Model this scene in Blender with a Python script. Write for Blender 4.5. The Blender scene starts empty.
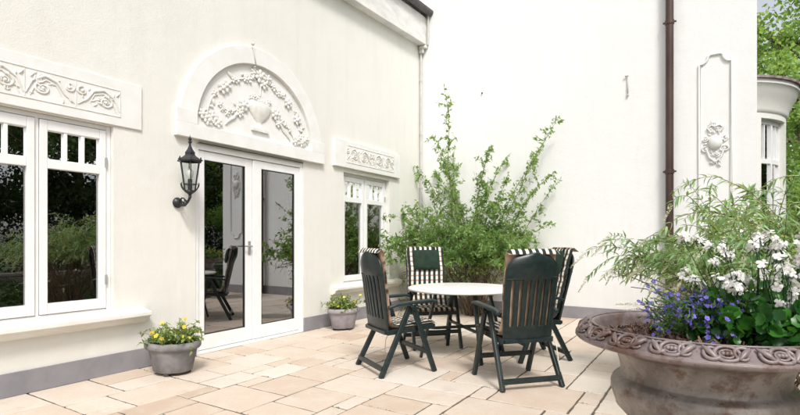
import bpy, math, random
import numpy as np
from mathutils import Matrix, Vector
R = math.radians
PI = math.pi
scene = bpy.context.scene
COL = scene.collection
XW, YW = -4.585, 8.02            # plane of the left wing's wall, plane of the white end wall

# ------------------------------------------------------------------ materials
def newmat(name):
    m = bpy.data.materials.new(name); m.use_nodes = True
    nt = m.node_tree; nt.nodes.clear()
    out = nt.nodes.new('ShaderNodeOutputMaterial')
    p = nt.nodes.new('ShaderNodeBsdfPrincipled')
    nt.links.new(p.outputs[0], out.inputs[0])
    return m, nt, p, out

def noise(nt, scale, detail=4, rough=.55, coord='Object', stretch=None):
    tc = nt.nodes.new('ShaderNodeTexCoord')
    n = nt.nodes.new('ShaderNodeTexNoise')
    n.inputs['Scale'].default_value = scale
    n.inputs['Detail'].default_value = detail
    n.inputs['Roughness'].default_value = rough
    if stretch:
        mp = nt.nodes.new('ShaderNodeMapping'); mp.inputs['Scale'].default_value = stretch
        nt.links.new(tc.outputs[coord], mp.inputs[0]); nt.links.new(mp.outputs[0], n.inputs['Vector'])
    else:
        nt.links.new(tc.outputs[coord], n.inputs['Vector'])
    return n.outputs['Fac']

def ramp(nt, fac, stops):
    r = nt.nodes.new('ShaderNodeValToRGB')
    while len(r.color_ramp.elements) < len(stops): r.color_ramp.elements.new(.5)
    for e, (p, c) in zip(r.color_ramp.elements, stops):
        e.position = p; e.color = (c[0], c[1], c[2], 1)
    nt.links.new(fac, r.inputs[0]); return r.outputs[0]

def mix(nt, fac, a, b, mode='MIX'):
    m = nt.nodes.new('ShaderNodeMix'); m.data_type = 'RGBA'; m.blend_type = mode
    for s, v in ((m.inputs[0], fac), (m.inputs[6], a), (m.inputs[7], b)):
        if isinstance(v, (int, float)): s.default_value = v
        elif isinstance(v, tuple): s.default_value = (*v, 1)
        else: nt.links.new(v, s)
    return m.outputs[2]

def mathn(nt, op, a, b=None):
    m = nt.nodes.new('ShaderNodeMath'); m.operation = op
    for s, v in ((m.inputs[0], a), (m.inputs[1], b)):
        if v is None: continue
        if isinstance(v, (int, float)): s.default_value = v
        else: nt.links.new(v, s)
    return m.outputs[0]

def bump(nt, p, h, strength, dist=.01):
    b = nt.nodes.new('ShaderNodeBump'); b.inputs['Strength'].default_value = strength
    b.inputs['Distance'].default_value = dist
    nt.links.new(h, b.inputs['Height']); nt.links.new(b.outputs[0], p.inputs['Normal'])

def mottled(name, a, b, scale=6, rough=.7, bs=.2, bscale=60, bd=.005, spec=.4, lo=.35, hi=.65, stretch=None, metal=0):
    m, nt, p, _ = newmat(name)
    nt.links.new(ramp(nt, noise(nt, scale, 6, stretch=stretch), [(lo, a), (hi, b)]), p.inputs['Base Color'])
    p.inputs['Roughness'].default_value = rough
    p.inputs['Specular IOR Level'].default_value = spec
    p.inputs['Metallic'].default_value = metal
    if bs: bump(nt, p, noise(nt, bscale, 5), bs, bd)
    return m

def leafmat(name, a, b, trans=.35, rough=.45, scale=9):
    m, nt, p, out = newmat(name)
    ga = nt.nodes.new('ShaderNodeAttribute'); ga.attribute_name = 'tone'
    f = mathn(nt, 'MULTIPLY', ga.outputs['Fac'], 1.0)
    c = mix(nt, f, a, b)
    nt.links.new(c, p.inputs['Base Color']); p.inputs['Roughness'].default_value = rough
    p.inputs['Specular IOR Level'].default_value = .4
    t = nt.nodes.new('ShaderNodeBsdfTranslucent')
    nt.links.new(mix(nt, .6, c, (min(1, b[0]*2.2), min(1, b[1]*2.0), b[2]*.8)), t.inputs[0])
    ms = nt.nodes.new('ShaderNodeMixShader'); ms.inputs[0].default_value = trans
    nt.links.new(p.outputs[0], ms.inputs[1]); nt.links.new(t.outputs[0], ms.inputs[2])
    nt.links.new(ms.outputs[0], out.inputs[0]); return m

def stucco(name, base, stain, bs=.6):
    m, nt, p, _ = newmat(name)
    big = noise(nt, .7, 5, .6)
    streak = noise(nt, 2.2, 6, .65, stretch=(3, 3, .35))
    c = mix(nt, mathn(nt, 'MULTIPLY', ramp(nt, big, [(.42, (0, 0, 0)), (.75, (1, 1, 1))]), .5), base, stain)
    c = mix(nt, mathn(nt, 'MULTIPLY', ramp(nt, streak, [(.48, (0, 0, 0)), (.75, (1, 1, 1))]), .6), c, stain)
    # faint splash and damp marks just above the plinth
    tc = nt.nodes.new('ShaderNodeTexCoord'); sx = nt.nodes.new('ShaderNodeSeparateXYZ'); nt.links.new(tc.outputs['Object'], sx.inputs[0])
    low = mathn(nt, 'SUBTRACT', mathn(nt, 'ADD', .55, noise(nt, 3, 5)), sx.outputs[2])
    low = ramp(nt, low, [(.25, (0, 0, 0)), (.9, (1, 1, 1))])
    c = mix(nt, mathn(nt, 'MULTIPLY', low, .45), c, tuple(v*.9 for v in stain))
    nt.links.new(c, p.inputs['Base Color']); p.inputs['Roughness'].default_value = .85
    p.inputs['Specular IOR Level'].default_value = .2
    h = mathn(nt, 'ADD', noise(nt, 90, 4), mathn(nt, 'MULTIPLY', noise(nt, 5, 3), 2.0))
    bump(nt, p, h, bs, .004); return m

M = {}
M['cream'] = stucco('cream_stucco', (.75, .738, .695), (.68, .665, .61))
M['white_stucco'] = stucco('white_stucco', (.81, .808, .80), (.75, .745, .73))
M['trim'] = mottled('white_trim_plaster', (.80, .795, .78), (.74, .73, .70), 5, .7, .25, 70, .003)
M['relief'] = mottled('relief_plaster', (.79, .78, .755), (.68, .66, .60), 14, .7, .3, 50, .003)
M['paint'] = mottled('white_gloss_paint', (.82, .82, .82), (.78, .78, .77), 8, .32, .05, 30, .002)
M['plinth'] = mottled('grey_plinth_paint', (.21, .205, .22), (.28, .27, .285), 4, .8, .3, 60, .004)
M['sill'] = mottled('sill_plaster', (.78, .765, .73), (.72, .69, .62), 5, .75, .25, 60, .003)
M['rubber'] = mottled('dark_seal', (.03, .03, .03), (.05, .05, .05), 5, .8, 0)
M['steel'] = mottled('brushed_steel', (.45, .45, .46), (.55, .55, .56), 20, .35, 0, metal=.8)
M['fascia'] = mottled('weathered_fascia', (.78, .77, .74), (.62, .61, .59), 3, .6, .15, 30, .003, stretch=(1, 1, 3))
M['gutter'] = mottled('dark_gutter', (.06, .055, .06), (.11, .10, .10), 12, .5, .2)
M['tiles'] = mottled('roof_tiles', (.16, .10, .10), (.42, .36, .36), 9, .8, .5, 30, .01)
M['greypipe'] = mottled('pale_grey_pipe', (.60, .59, .56), (.50, .49, .46), 9, .5, 0)
M['brownpipe'] = mottled('brown_drainpipe', (.050, .027, .023), (.085, .046, .038), 6, .38, .1, 40, stretch=(1, 1, .3))
M['iron'] = mottled('black_iron', (.012, .013, .018), (.03, .03, .035), 25, .38, .3, 60, .002)
M['plastic'] = mottled('dark_green_resin', (.0045, .012, .012), (.013, .024, .024), 22, .36, .2, 90, .001, spec=.5)
M['pillow'] = mottled('dark_green_cotton', (.008, .022, .013), (.014, .034, .02), 20, .9, .4, 300, .002)
M['table_top'] = mottled('white_table_top', (.74, .73, .70), (.82, .80, .77), 7, .35, .05, 50, .001)
M['pot'] = mottled('grey_stone_pot', (.13, .125, .125), (.25, .24, .24), 7, .85, .5, 50, .004)
M['pot2'] = mottled('mauve_stone_pot', (.24, .22, .24), (.36, .335, .35), 7, .85, .5, 50, .004)
M['soil'] = mottled('dark_soil', (.035, .020, .015), (.085, .05, .036), 30, .95, .8, 80, .01)
M['chips'] = leafmat('bark_chips', (.05, .028, .02), (.25, .155, .11), 0, .85)
M['wood'] = mottled('brown_bark', (.10, .07, .045), (.20, .15, .10), 12, .9, .6, 40, .005)
M['lawn'] = mottled('lawn_green', (.035, .07, .018), (.07, .11, .03), 3, .95, .6, 50, .02)
M['room'] = mottled('room_painted_gloom', (.05, .045, .04), (.07, .06, .05), 2, .9, 0)  # near-black: the unlit interior's shade is in this colour
M['stone'] = mottled('garden_wall_stone', (.32, .30, .27), (.45, .43, .39), 4, .9, .5, 20, .01)
M['bulb'] = mottled('frosted_bulb', (.7, .7, .68), (.75, .75, .72), 4, .3, 0)
M['cord'] = mottled('pale_cord', (.6, .58, .5), (.7, .68, .6), 9, .9, 0)

M['leaf_bush'] = leafmat('bush_leaf', (.05, .125, .032), (.27, .41, .17), .42)
M['leaf_budd'] = leafmat('buddleja_leaf', (.055, .15, .045), (.31, .47, .23), .3, .4)
M['leaf_pale'] = leafmat('pale_leaf', (.12, .27, .08), (.44, .60, .33), .35)
M['leaf_ger'] = leafmat('geranium_leaf', (.012, .065, .012), (.07, .24, .03), .22, .35)
M['leaf_lob'] = leafmat('lobelia_leaf', (.035, .09, .025), (.12, .22, .07), .3)
M['leaf_pot'] = leafmat('pansy_leaf', (.07, .12, .03), (.30, .38, .14), .3)
M['leaf_tree'] = leafmat('tree_leaf', (.10, .22, .05), (.34, .50, .19), .5)
M['leaf_dark'] = leafmat('dark_tree_leaf', (.022, .045, .015), (.06, .10, .03), .25)
M['fl_white'] = leafmat('white_petal', (.72, .70, .70), (.85, .84, .84), .25, .6)
M['fl_blue'] = leafmat('blue_petal', (.07, .055, .32), (.20, .16, .58), .2, .6)
M['fl_yellow'] = leafmat('yellow_petal', (.62, .42, .02), (.80, .74, .10), .25, .6)
M['fl_cream'] = leafmat('cream_panicle', (.45, .47, .32), (.68, .68, .55), .25, .8)
M['fl_red'] = leafmat('dark_red_petal', (.25, .01, .03), (.45, .03, .06), .2, .6)

def glassmat():
    m, nt, p, out = newmat('window_glass'); nt.nodes.remove(p)
    fr = nt.nodes.new('ShaderNodeFresnel'); fr.inputs[0].default_value = 4.0
    g = nt.nodes.new('ShaderNodeBsdfGlossy'); g.inputs['Roughness'].default_value = .006
    g.inputs[0].default_value = (.95, .95, .97, 1)
    t = nt.nodes.new('ShaderNodeBsdfTransparent'); t.inputs[0].default_value = (.62, .63, .6, 1)
    b = nt.nodes.new('ShaderNodeBump'); b.inputs['Strength'].default_value = .05; b.inputs['Distance'].default_value = .01
    nt.links.new(noise(nt, 1.2, 1), b.inputs['Height'])
    nt.links.new(b.outputs[0], g.inputs['Normal'])
    ms = nt.nodes.new('ShaderNodeMixShader')
    nt.links.new(fr.outputs[0], ms.inputs[0]); nt.links.new(t.outputs[0], ms.inputs[1]); nt.links.new(g.outputs[0], ms.inputs[2])
    nt.links.new(ms.outputs[0], out.inputs[0]); return m
M['glass'] = glassmat()

def lampglass():
    m, nt, p, out = newmat('lantern_glass'); nt.nodes.remove(p)
    fr = nt.nodes.new('ShaderNodeFresnel'); fr.inputs[0].default_value = 1.5
    g = nt.nodes.new('ShaderNodeBsdfGlossy'); g.inputs['Roughness'].default_value = .03
    t = nt.nodes.new('ShaderNodeBsdfTransparent'); t.inputs[0].default_value = (.9, .92, .92, 1)
    ms = nt.nodes.new('ShaderNodeMixShader')
    nt.links.new(fr.outputs[0], ms.inputs[0]); nt.links.new(t.outputs[0], ms.inputs[1]); nt.links.new(g.outputs[0], ms.inputs[2])
    nt.links.new(ms.outputs[0], out.inputs[0]); return m
M['lampglass'] = lampglass()

def cushionmat():
    m, nt, p, _ = newmat('striped_cushion_cloth')
    uv = nt.nodes.new('ShaderNodeUVMap'); sx = nt.nodes.new('ShaderNodeSeparateXYZ'); nt.links.new(uv.outputs[0], sx.inputs[0])
    u = mathn(nt, 'FRACT', mathn(nt, 'DIVIDE', sx.outputs[0], .061))
    v = mathn(nt, 'FRACT', mathn(nt, 'DIVIDE', sx.outputs[1], .058))
    su = mathn(nt, 'LESS_THAN', u, .54); sv = mathn(nt, 'LESS_THAN', v, .36)
    cream = mix(nt, sv, (.74, .70, .62), (.42, .29, .20))
    dark = mix(nt, sv, (.010, .022, .018), (.022, .018, .016))
    c = mix(nt, su, cream, dark)
    nt.links.new(c, p.inputs['Base Color']); p.inputs['Roughness'].default_value = .9
    bump(nt, p, noise(nt, 240, 3), .3, .002); return m
M['cushion'] = cushionmat()

def pavmat():
    m, nt, p, _ = newmat('sandstone_flags')
    a = nt.nodes.new('ShaderNodeAttribute'); a.attribute_name = 'tone'
    c = ramp(nt, a.outputs['Fac'], [(0, (.50, .385, .295)), (.3, (.575, .465, .375)), (.6, (.615, .53, .445)), (1, (.67, .61, .54))])
    n1 = noise(nt, 1.6, 6, .6)
    c = mix(nt, mathn(nt, 'MULTIPLY', ramp(nt, n1, [(.42, (0, 0, 0)), (.68, (1, 1, 1))]), .28), c, (.52, .39, .30))
    n2 = noise(nt, 5, 8, .65)
    c = mix(nt, mathn(nt, 'MULTIPLY', ramp(nt, n2, [(.45, (0, 0, 0)), (.72, (1, 1, 1))]), .4), c, (.66, .62, .55))
    n3 = noise(nt, 2.4, 9, .75)
    c = mix(nt, mathn(nt, 'MULTIPLY', ramp(nt, n3, [(.56, (0, 0, 0)), (.68, (1, 1, 1))]), .28), c, (.30, .25, .20))
    n4 = noise(nt, 46, 5, .7)
    c = mix(nt, mathn(nt, 'MULTIPLY', ramp(nt, n4, [(.56, (0, 0, 0)), (.68, (1, 1, 1))]), .45), c, (.36, .30, .25))
    nt.links.new(c, p.inputs['Base Color'])
    p.inputs['Roughness'].default_value = .62; p.inputs['Specular IOR Level'].default_value = .35
    h = mathn(nt, 'ADD', mathn(nt, 'MULTIPLY', noise(nt, 9, 6), 1.5), mathn(nt, 'MULTIPLY', noise(nt, 70, 3), .3))
    bump(nt, p, h, .4, .006); return m
M['flags'] = pavmat()
M['joint'] = mottled('joint_mortar', (.08, .068, .056), (.15, .125, .10), 6, .95, .6, 60, .005)
M['moss'] = leafmat('joint_grass', (.05, .09, .02), (.14, .2, .05), .2)

def urnmat(name, base, pale, rust):
    m, nt, p, _ = newmat(name)
    c = ramp(nt, noise(nt, 5, 7, .65), [(.40, base), (.60, pale)])
    r = ramp(nt, noise(nt, 9, 8, .7), [(.50, (0, 0, 0)), (.62, (1, 1, 1))])
    c = mix(nt, mathn(nt, 'MULTIPLY', r, .85), c, rust)
    d = ramp(nt, noise(nt, 34, 6, .75), [(.60, (0, 0, 0)), (.68, (1, 1, 1))])
    c = mix(nt, mathn(nt, 'MULTIPLY', d, .8), c, (.045, .022, .016))
    v = ramp(nt, noise(nt, 6, 6, .7, stretch=(2.5, 2.5, .5)), [(.5, (0, 0, 0)), (.75, (1, 1, 1))])
    c = mix(nt, mathn(nt, 'MULTIPLY', v, .35), c, (.25, .21, .19))
    nt.links.new(c, p.inputs['Base Color']); p.inputs['Roughness'].default_value = .42
    p.inputs['Metallic'].default_value = .15
    bump(nt, p, mathn(nt, 'ADD', noise(nt, 45, 6, .7), noise(nt, 12, 4)), .45, .004); return m
M['urn'] = urnmat('rusty_cast_iron', (.125, .105, .092), (.27, .24, .215), (.085, .034, .018))
M['urnrim'] = urnmat('mauve_cast_iron', (.125, .095, .092), (.235, .19, .188), (.10, .05, .034))

# ------------------------------------------------------------------ mesh helpers
class MB:
    def __init__(s): s.v = []; s.f = []; s.uv = None
    def add(s, vs, fs, X=None):
        o = len(s.v)
        s.v += [tuple(X @ Vector(v)) if X is not None else tuple(v) for v in vs]
        s.f += [tuple(i+o for i in f) for f in fs]; return s
    def box(s, x0, x1, y0, y1, z0, z1, X=None):
        vs = [(x, y, z) for z in (z0, z1) for y in (y0, y1) for x in (x0, x1)]
        return s.add(vs, [(0, 2, 3, 1), (4, 5, 7, 6), (0, 1, 5, 4), (2, 6, 7, 3), (0, 4, 6, 2), (1, 3, 7, 5)], X)
    def bar(s, a, b, w, h, up=(0, 0, 1), w2=None, h2=None):
        a, b = Vector(a), Vector(b); d = (b-a).normalized(); up = Vector(up)
        sx = d.cross(up).normalized(); u = sx.cross(d).normalized()
        vs = []
        for p, ww, hh in ((a, w, h), (b, w2 or w, h2 or h)):
            for i, j in ((-1, -1), (1, -1), (1, 1), (-1, 1)): vs.append(p + sx*ww/2*i + u*hh/2*j)
        return s.add(vs, [(0, 3, 2, 1), (4, 5, 6, 7), (0, 1, 5, 4), (1, 2, 6, 5), (2, 3, 7, 6), (3, 0, 4, 7)])
    def tube(s, pts, r, n=8, X=None, flat=None, caps=True):
        pts = [Vector(p) for p in pts]; k = len(pts)
        if isinstance(r, (int, float)): r = [r]*k
        vs = []; fs = []; pu = None
        for i, p in enumerate(pts):
            d = (pts[min(i+1, k-1)] - pts[max(i-1, 0)])
            if d.length < 1e-9: d = Vector((0, 0, 1))
            d.normalize()
            if pu is None:
                pu = Vector((0, 0, 1)) if abs(d.z) < .9 else Vector((1, 0, 0))
            e1 = d.cross(pu)
            if e1.length < 1e-6: e1 = d.cross(Vector((1, 0, 0)))
            e1.normalize(); e2 = e1.cross(d).normalized(); pu = e2
            for j in range(n):
                a = 2*PI*j/n; q = e1*math.cos(a)*r[i] + e2*math.sin(a)*r[i]
                if flat: q = Vector((q.x*flat[0], q.y*flat[1], q.z*flat[2]))
                vs.append(p + q)
        for i in range(k-1):
            for j in range(n):
                a, b = i*n+j, i*n+(j+1) % n
                fs.append((a, b, b+n, a+n))
        if caps:
            fs.append(tuple(range(n-1, -1, -1))); fs.append(tuple((k-1)*n+j for j in range(n)))
        return s.add(vs, fs, X)
    def lathe(s, prof, n=32, X=None, ell=(1, 1), rfun=None, a0=0, a1=2*PI):
        full = abs(a1-a0-2*PI) < 1e-6; m = n if full else n+1
        vs = []; fs = []
        for (r, z) in prof:
            for j in range(m):
                a = a0+(a1-a0)*j/n; rr = r*(rfun(a, z, r) if rfun else 1)
                vs.append((rr*math.cos(a)*ell[0], rr*math.sin(a)*ell[1], z))
        for i in range(len(prof)-1):
            for j in range(n):
                a, b = i*m+j, i*m+(j+1) % m
                fs.append((a, b, b+m, a+m))
        return s.add(vs, fs, X)
    def blob(s, c, r, X=None, n=8, k=5):
        if isinstance(r, (int, float)): r = (r, r, r)
        vs = [(c[0], c[1], c[2]-r[2])]; fs = []
        for i in range(1, k):
            ph = -PI/2+PI*i/k
            for j in range(n):
                a = 2*PI*j/n; vs.append((c[0]+r[0]*math.cos(ph)*math.cos(a), c[1]+r[1]*math.cos(ph)*math.sin(a), c[2]+r[2]*math.sin(ph)))
        vs.append((c[0], c[1], c[2]+r[2])); L = len(vs)-1
        for j in range(n):
            fs.append((0, 1+(j+1) % n, 1+j)); fs.append((L, L-n+j, L-n+(j+1) % n))
        for i in range(k-2):
            for j in range(n):
                a, b = 1+i*n+j, 1+i*n+(j+1) % n; fs.append((a, b, b+n, a+n))
        return s.add(vs, fs, X)
    def build(s, name, mat, parent=None, smooth=False, bevel=0, seg=2, auto=None):
        me = bpy.data.meshes.new(name); me.from_pydata(s.v, [], s.f)
        me.materials.append(mat); me.validate(); me.update()
        import bmesh
        bm = bmesh.new(); bm.from_mesh(me); bmesh.ops.recalc_face_normals(bm, faces=bm.faces)
        bm.to_mesh(me); bm.free()
        if smooth: me.polygons.foreach_set('use_smooth', [True]*len(me.polygons))
        if auto: me.set_sharp_from_angle(angle=R(auto))
        o = bpy.data.objects.new(name, me); COL.objects.link(o)
        if parent: o.parent = parent
        if bevel:
            b = o.modifiers.new('bevel', 'BEVEL'); b.width = bevel; b.segments = seg; b.limit_method = 'ANGLE'; b.angle_limit = R(40)
        return o

def tag(o, label=None, cat=None, group=None, kind=None):
    if label: o['label'] = label
    if cat: o['category'] = cat
    if group: o['group'] = group
    if kind: o['kind'] = kind
    return o
def empty(name, loc=(0, 0, 0), rz=0):
    o = bpy.data.objects.new(name, None); o.location = loc; o.rotation_euler = (0, 0, rz)
    o.empty_display_size = .2; COL.objects.link(o); return o

# --- scattering of small templates into one mesh (leaves, petals, chips)
def T_leaf(w=.3, curl=.15, fold=.12, lance=False):
    """unit-length blade along +x, midrib folded, tip drooping"""
    st = [0, .18, .42, .7, 1.0]
    wd = [.05, .75, 1.0, .62, .02] if not lance else [.08, .9, 1.0, .55, .01]
    v = []
    for x, k in zip(st, wd):
        z = -curl*x*x
        v += [(x, -w/2*k, z+fold*w*k), (x, 0, z), (x, w/2*k, z+fold*w*k)]
    f = []
    for i in range(4):
        a = i*3; f += [(a, a+1, a+4, a+3), (a+1, a+2, a+5, a+4)]
    return np.array(v), f
def T_quadleaf(w=.6):
    v = np.array([(0, 0, 0), (.45, -w/2, .06), (1, 0, -.08), (.45, w/2, .06)]); return v, [(0, 1, 2), (0, 2, 3)]
def T_round(n=9, cup=.15, lobes=.12):
    v = [(0, 0, 0)]
    for i in range(n*2):
        a = 2*PI*i/(n*2); r = .5*(1-(lobes if i % 2 else 0)); v.append((r*math.cos(a), r*math.sin(a), cup*(r*2)**2))
    f = [(0, 1+i, 1+(i+1) % (n*2)) for i in range(n*2)]
    return np.array(v), f
def T_flower(pet=5, w=.42, cup=.15):
    v = []; f = []
    for k in range(pet):
        a = 2*PI*k/pet; c, s = math.cos(a), math.sin(a)
        pts = [(.04, 0, 0), (.3, -w*.4, cup*.4), (.5, -w*.25, cup), (.56, 0, cup), (.5, w*.25, cup), (.3, w*.4, cup*.4)]
        o = len(v); v += [(x*c-y*s, x*s+y*c, z) for x, y, z in pts]; f.append(tuple(o+i for i in range(6)))
    return np.array(v), f
def T_chip():
    return np.array([(0, -.15, 0), (1, -.1, .1), (1, .12, .05), (0, .18, 0), (.5, 0, .18)]), [(0, 1, 4), (1, 2, 4), (2, 3, 4), (3, 0, 4)]

def scatter(name, T, mats, mat, parent=None, tones=None, smooth=True, rng=None):
    """mats: (pos, xdir, up, size) lists"""
    tv, tf = T; n = len(mats)
    P = np.array([m[0] for m in mats], float); D = np.array([m[1] for m in mats], float)
    U = np.array([m[2] for m in mats], float); S = np.array([m[3] for m in mats], float)
    D /= np.linalg.norm(D, axis=1)[:, None]+1e-9
    Y = np.cross(U, D); Y /= np.linalg.norm(Y, axis=1)[:, None]+1e-9
    Z = np.cross(D, Y)
    V = P[:, None, :]+S[:, None, None]*(tv[None, :, 0, None]*D[:, None, :]+tv[None, :, 1, None]*Y[:, None, :]+tv[None, :, 2, None]*Z[:, None, :])
    k = len(tv)
    lens = [len(f) for f in tf]; flat = np.concatenate([np.array(f) for f in tf])
    loops = (flat[None, :]+(np.arange(n)*k)[:, None]).ravel()
    totals = np.tile(lens, n); starts = np.concatenate(([0], np.cumsum(totals)[:-1]))
    me = bpy.data.meshes.new(name)
    me.vertices.add(n*k); me.vertices.foreach_set('co', V.reshape(-1))
    me.loops.add(len(loops)); me.loops.foreach_set('vertex_index', loops.astype(np.int32))
    me.polygons.add(len(totals)); me.polygons.foreach_set('loop_start', starts.astype(np.int32))
    me.update(calc_edges=True)
    if tones is None: tones = np.random.RandomState(n).rand(n)
    at = me.attributes.new('tone', 'FLOAT', 'POINT'); at.data.foreach_set('value', np.repeat(np.array(tones, float), k))
    if smooth: me.polygons.foreach_set('use_smooth', [True]*len(me.polygons))
    me.materials.append(mat)
    o = bpy.data.objects.new(name, me); COL.objects.link(o)
    if parent: o.parent = parent
    return o

def blooms(name, T, items, mat, parent):
    for k, it in enumerate(items): scatter(name, T, [it], mat, parent, tones=[random.Random(k*7+1).random()])

def rv(rng, s=1): return Vector((rng.gauss(0, s), rng.gauss(0, s), rng.gauss(0, s)))
def grow(rng, p, d, L, n=8, wob=.12, droop=.0):
    p = Vector(p); d = Vector(d).normalized(); pts = [p.copy()]
    for i in range(n):
        d = (d+rv(rng, wob)+Vector((0, 0, -droop*(i+1)/n))).normalized()
        p = p+d*L/n; pts.append(p.copy())
    return pts
def at(pts, t):
    x = t*(len(pts)-1); i = min(int(x), len(pts)-2); return pts[i].lerp(pts[i+1], x-i), (pts[i+1]-pts[i]).normalized()

# ------------------------------------------------------------------ ground
g = MB(); g.box(-60, 60, -60, 90, -.4, -.06).build('lawn', M['lawn']); tag(bpy.data.objects['lawn'], kind='structure')
jb = MB(); jb.box(XW-.02, XW+40*.15+.02, -3.4, YW+.02, -.2, -.007); tag(jb.build('patio_joints', M['joint']), kind='structure')

rng = random.Random(11)
U_ = .15
nx, ny = 40, 76
grid = [[None]*ny for _ in range(nx)]
slabs = []
sizes = [(4, 3), (3, 3), (3, 3), (2, 2), (3, 2), (3, 2), (2, 3), (4, 2), (3, 4), (4, 3), (2, 2), (4, 4), (3, 3)]
for j in range(ny):
    for i in range(nx):
        if grid[i][j] is not None: continue
        opts = sizes[:]; rng.shuffle(opts)
        for (w, h) in opts+[(2, 1), (1, 2), (1, 1)]:
            if i+w > nx or j+h > ny: continue
            if all(grid[a][b] is None for a in range(i, i+w) for b in range(j, j+h)):
                for a in range(i, i+w):
                    for b in range(j, j+h): grid[a][b] = 1
                slabs.append((i, j, w, h)); break
verts = []; faces = []; tone = []
for (i, j, w, h) in slabs:
    x0 = XW+i*U_+.0052+rng.uniform(-.0015, .0015); x1 = XW+(i+w)*U_-.0052; y0 = YW-(j+h)*U_+.0052; y1 = YW-j*U_-.0052+rng.uniform(-.0015, .0015)
    z = rng.uniform(-.0022, .0012); tx = rng.uniform(-.0012, .0012); ty = rng.uniform(-.0012, .0012)
    nn = 7; ring = []
    def edge(a, b, n):
        return [(a[0]+(b[0]-a[0])*k/n, a[1]+(b[1]-a[1])*k/n) for k in range(n)]
    c = [(x0, y0), (x1, y0), (x1, y1), (x0, y1)]
    per = []
    for q in range(4): per += edge(c[q], c[(q+1) % 4], nn)
    cx, cy = (x0+x1)/2, (y0+y1)/2
    o = len(verts); m = len(per)
    jit = [rng.uniform(0, .0055) for _ in per]
    for lvl, (ins, zz) in enumerate(((0, -.012), (.0005, -.004), (.004, 0))):
        for k, (px, py) in enumerate(per):
            dx, dy = cx-px, cy-py
            ex = ins+jit[k]
            sx = (1 if dx > 0 else -1)*min(ex, abs(dx)); sy = (1 if dy > 0 else -1)*min(ex, abs(dy))
            qx, qy = px+sx, py+sy
            verts.append((qx, qy, z+zz+tx*(qx-cx)/.3+ty*(qy-cy)/.3))
    for lvl in range(2):
        for k in range(m):
            a, b = o+lvl*m+k, o+lvl*m+(k+1) % m; faces.append((a, b, b+m, a+m))
    faces.append(tuple(o+2*m+k for k in range(m)))
    t = min(1, max(0, rng.gauss(.5, .26))); tone += [t]*(3*m)
me = bpy.data.meshes.new('patio_paving'); me.from_pydata(verts, [], faces)
a = me.attributes.new('tone', 'FLOAT', 'POINT'); a.data.foreach_set('value', tone); me.materials.append(M['flags'])
o = bpy.data.objects.new('patio_paving', me); COL.objects.link(o); tag(o, kind='structure')

# tufts of moss and grass in the joints
mm = []
for (i, j, w, h) in slabs:
    if rng.random() < .3:
        x = XW+i*U_; y = YW-j*U_
        for k in range(rng.randint(4, 26)):
            t = rng.random()*w*U_*.5
            mm.append(((x+t, y+rng.uniform(-.003, .003), -.006), (rng.gauss(0, .5), rng.gauss(0, .5), 1), (rng.gauss(0, 1), rng.gauss(0, 1), .1), rng.uniform(.006, .016)))
tag(scatter('joint_grass', T_quadleaf(.35), mm, M['moss']), 'tiny tufts of moss and grass growing in the joints of the stone paving', 'grass', kind='stuff')

# ------------------------------------------------------------------ left wing
wing = empty('house_wing', (XW, 3.0, 0)); tag(wing, 'cream stuccoed house wing on the left with glazed double doors under an arched relief', 'house')
wing_inv = (-XW, -3.0, 0)
def wpart(mb, name, mat, parent=None, **k):
    """geometry given in world coordinates, object parented to the wing (or to one of its parts)"""
    o = mb.build(name, mat, None, **k)
    o.parent = parent or wing
    if parent is None: o.location = wing_inv
    return o
def grid_wall(mb, cuts_a, cuts_z, holes, fn, depth, fn_depth):
    """wall face in a 2-D grid with rectangular holes and reveals"""
    for i in range(len(cuts_a)-1):
        for j in range(len(cuts_z)-1):
            a0, a1, z0, z1 = cuts_a[i], cuts_a[i+1], cuts_z[j], cuts_z[j+1]
            if any(h[0] <= a0+1e-4 and a1 <= h[1]+1e-4 and h[2] <= z0+1e-4 and z1 <= h[3]+1e-4 for h in holes): continue
            mb.add([fn(a0, z0), fn(a1, z0), fn(a1, z1), fn(a0, z1)], [(0, 1, 2, 3)])
    for (a0, a1, z0, z1) in holes:
        c = [(a0, z0), (a1, z0), (a1, z1), (a0, z1)]
        for k in range(4):
            p, q = c[k], c[(k+1) % 4]
            mb.add([fn(*p), fn(*q), fn_depth(*q), fn_depth(*p)], [(0, 1, 2, 3)])

W1 = (.67, 2.39, .56, 2.255)      # big window opening (y0, y1, z0, z1)
W2 = (5.72, 6.96, .56, 2.245)
DR = (3.235, 4.862, 0.0, 2.25)
Ys = sorted({-3.5, W1[0], W1[1], DR[0], DR[1], W2[0], W2[1], YW}); Zs = sorted({0, .56, W2[3], 2.25, W1[3], 5.9})
mb = MB(); grid_wall(mb, Ys, Zs, [W1, W2, (DR[0], DR[1], 0, 2.25)], lambda a, z: (XW, a, z), .3, lambda a, z: (XW-.3, a, z))
mb.add([(XW, -3.5, 0), (XW-.3, -3.5, 0), (XW-.3, -3.5, 5.9), (XW, -3.5, 5.9)], [(0, 1, 2, 3)])
wpart(mb, 'wall', M['cream'])
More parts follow.
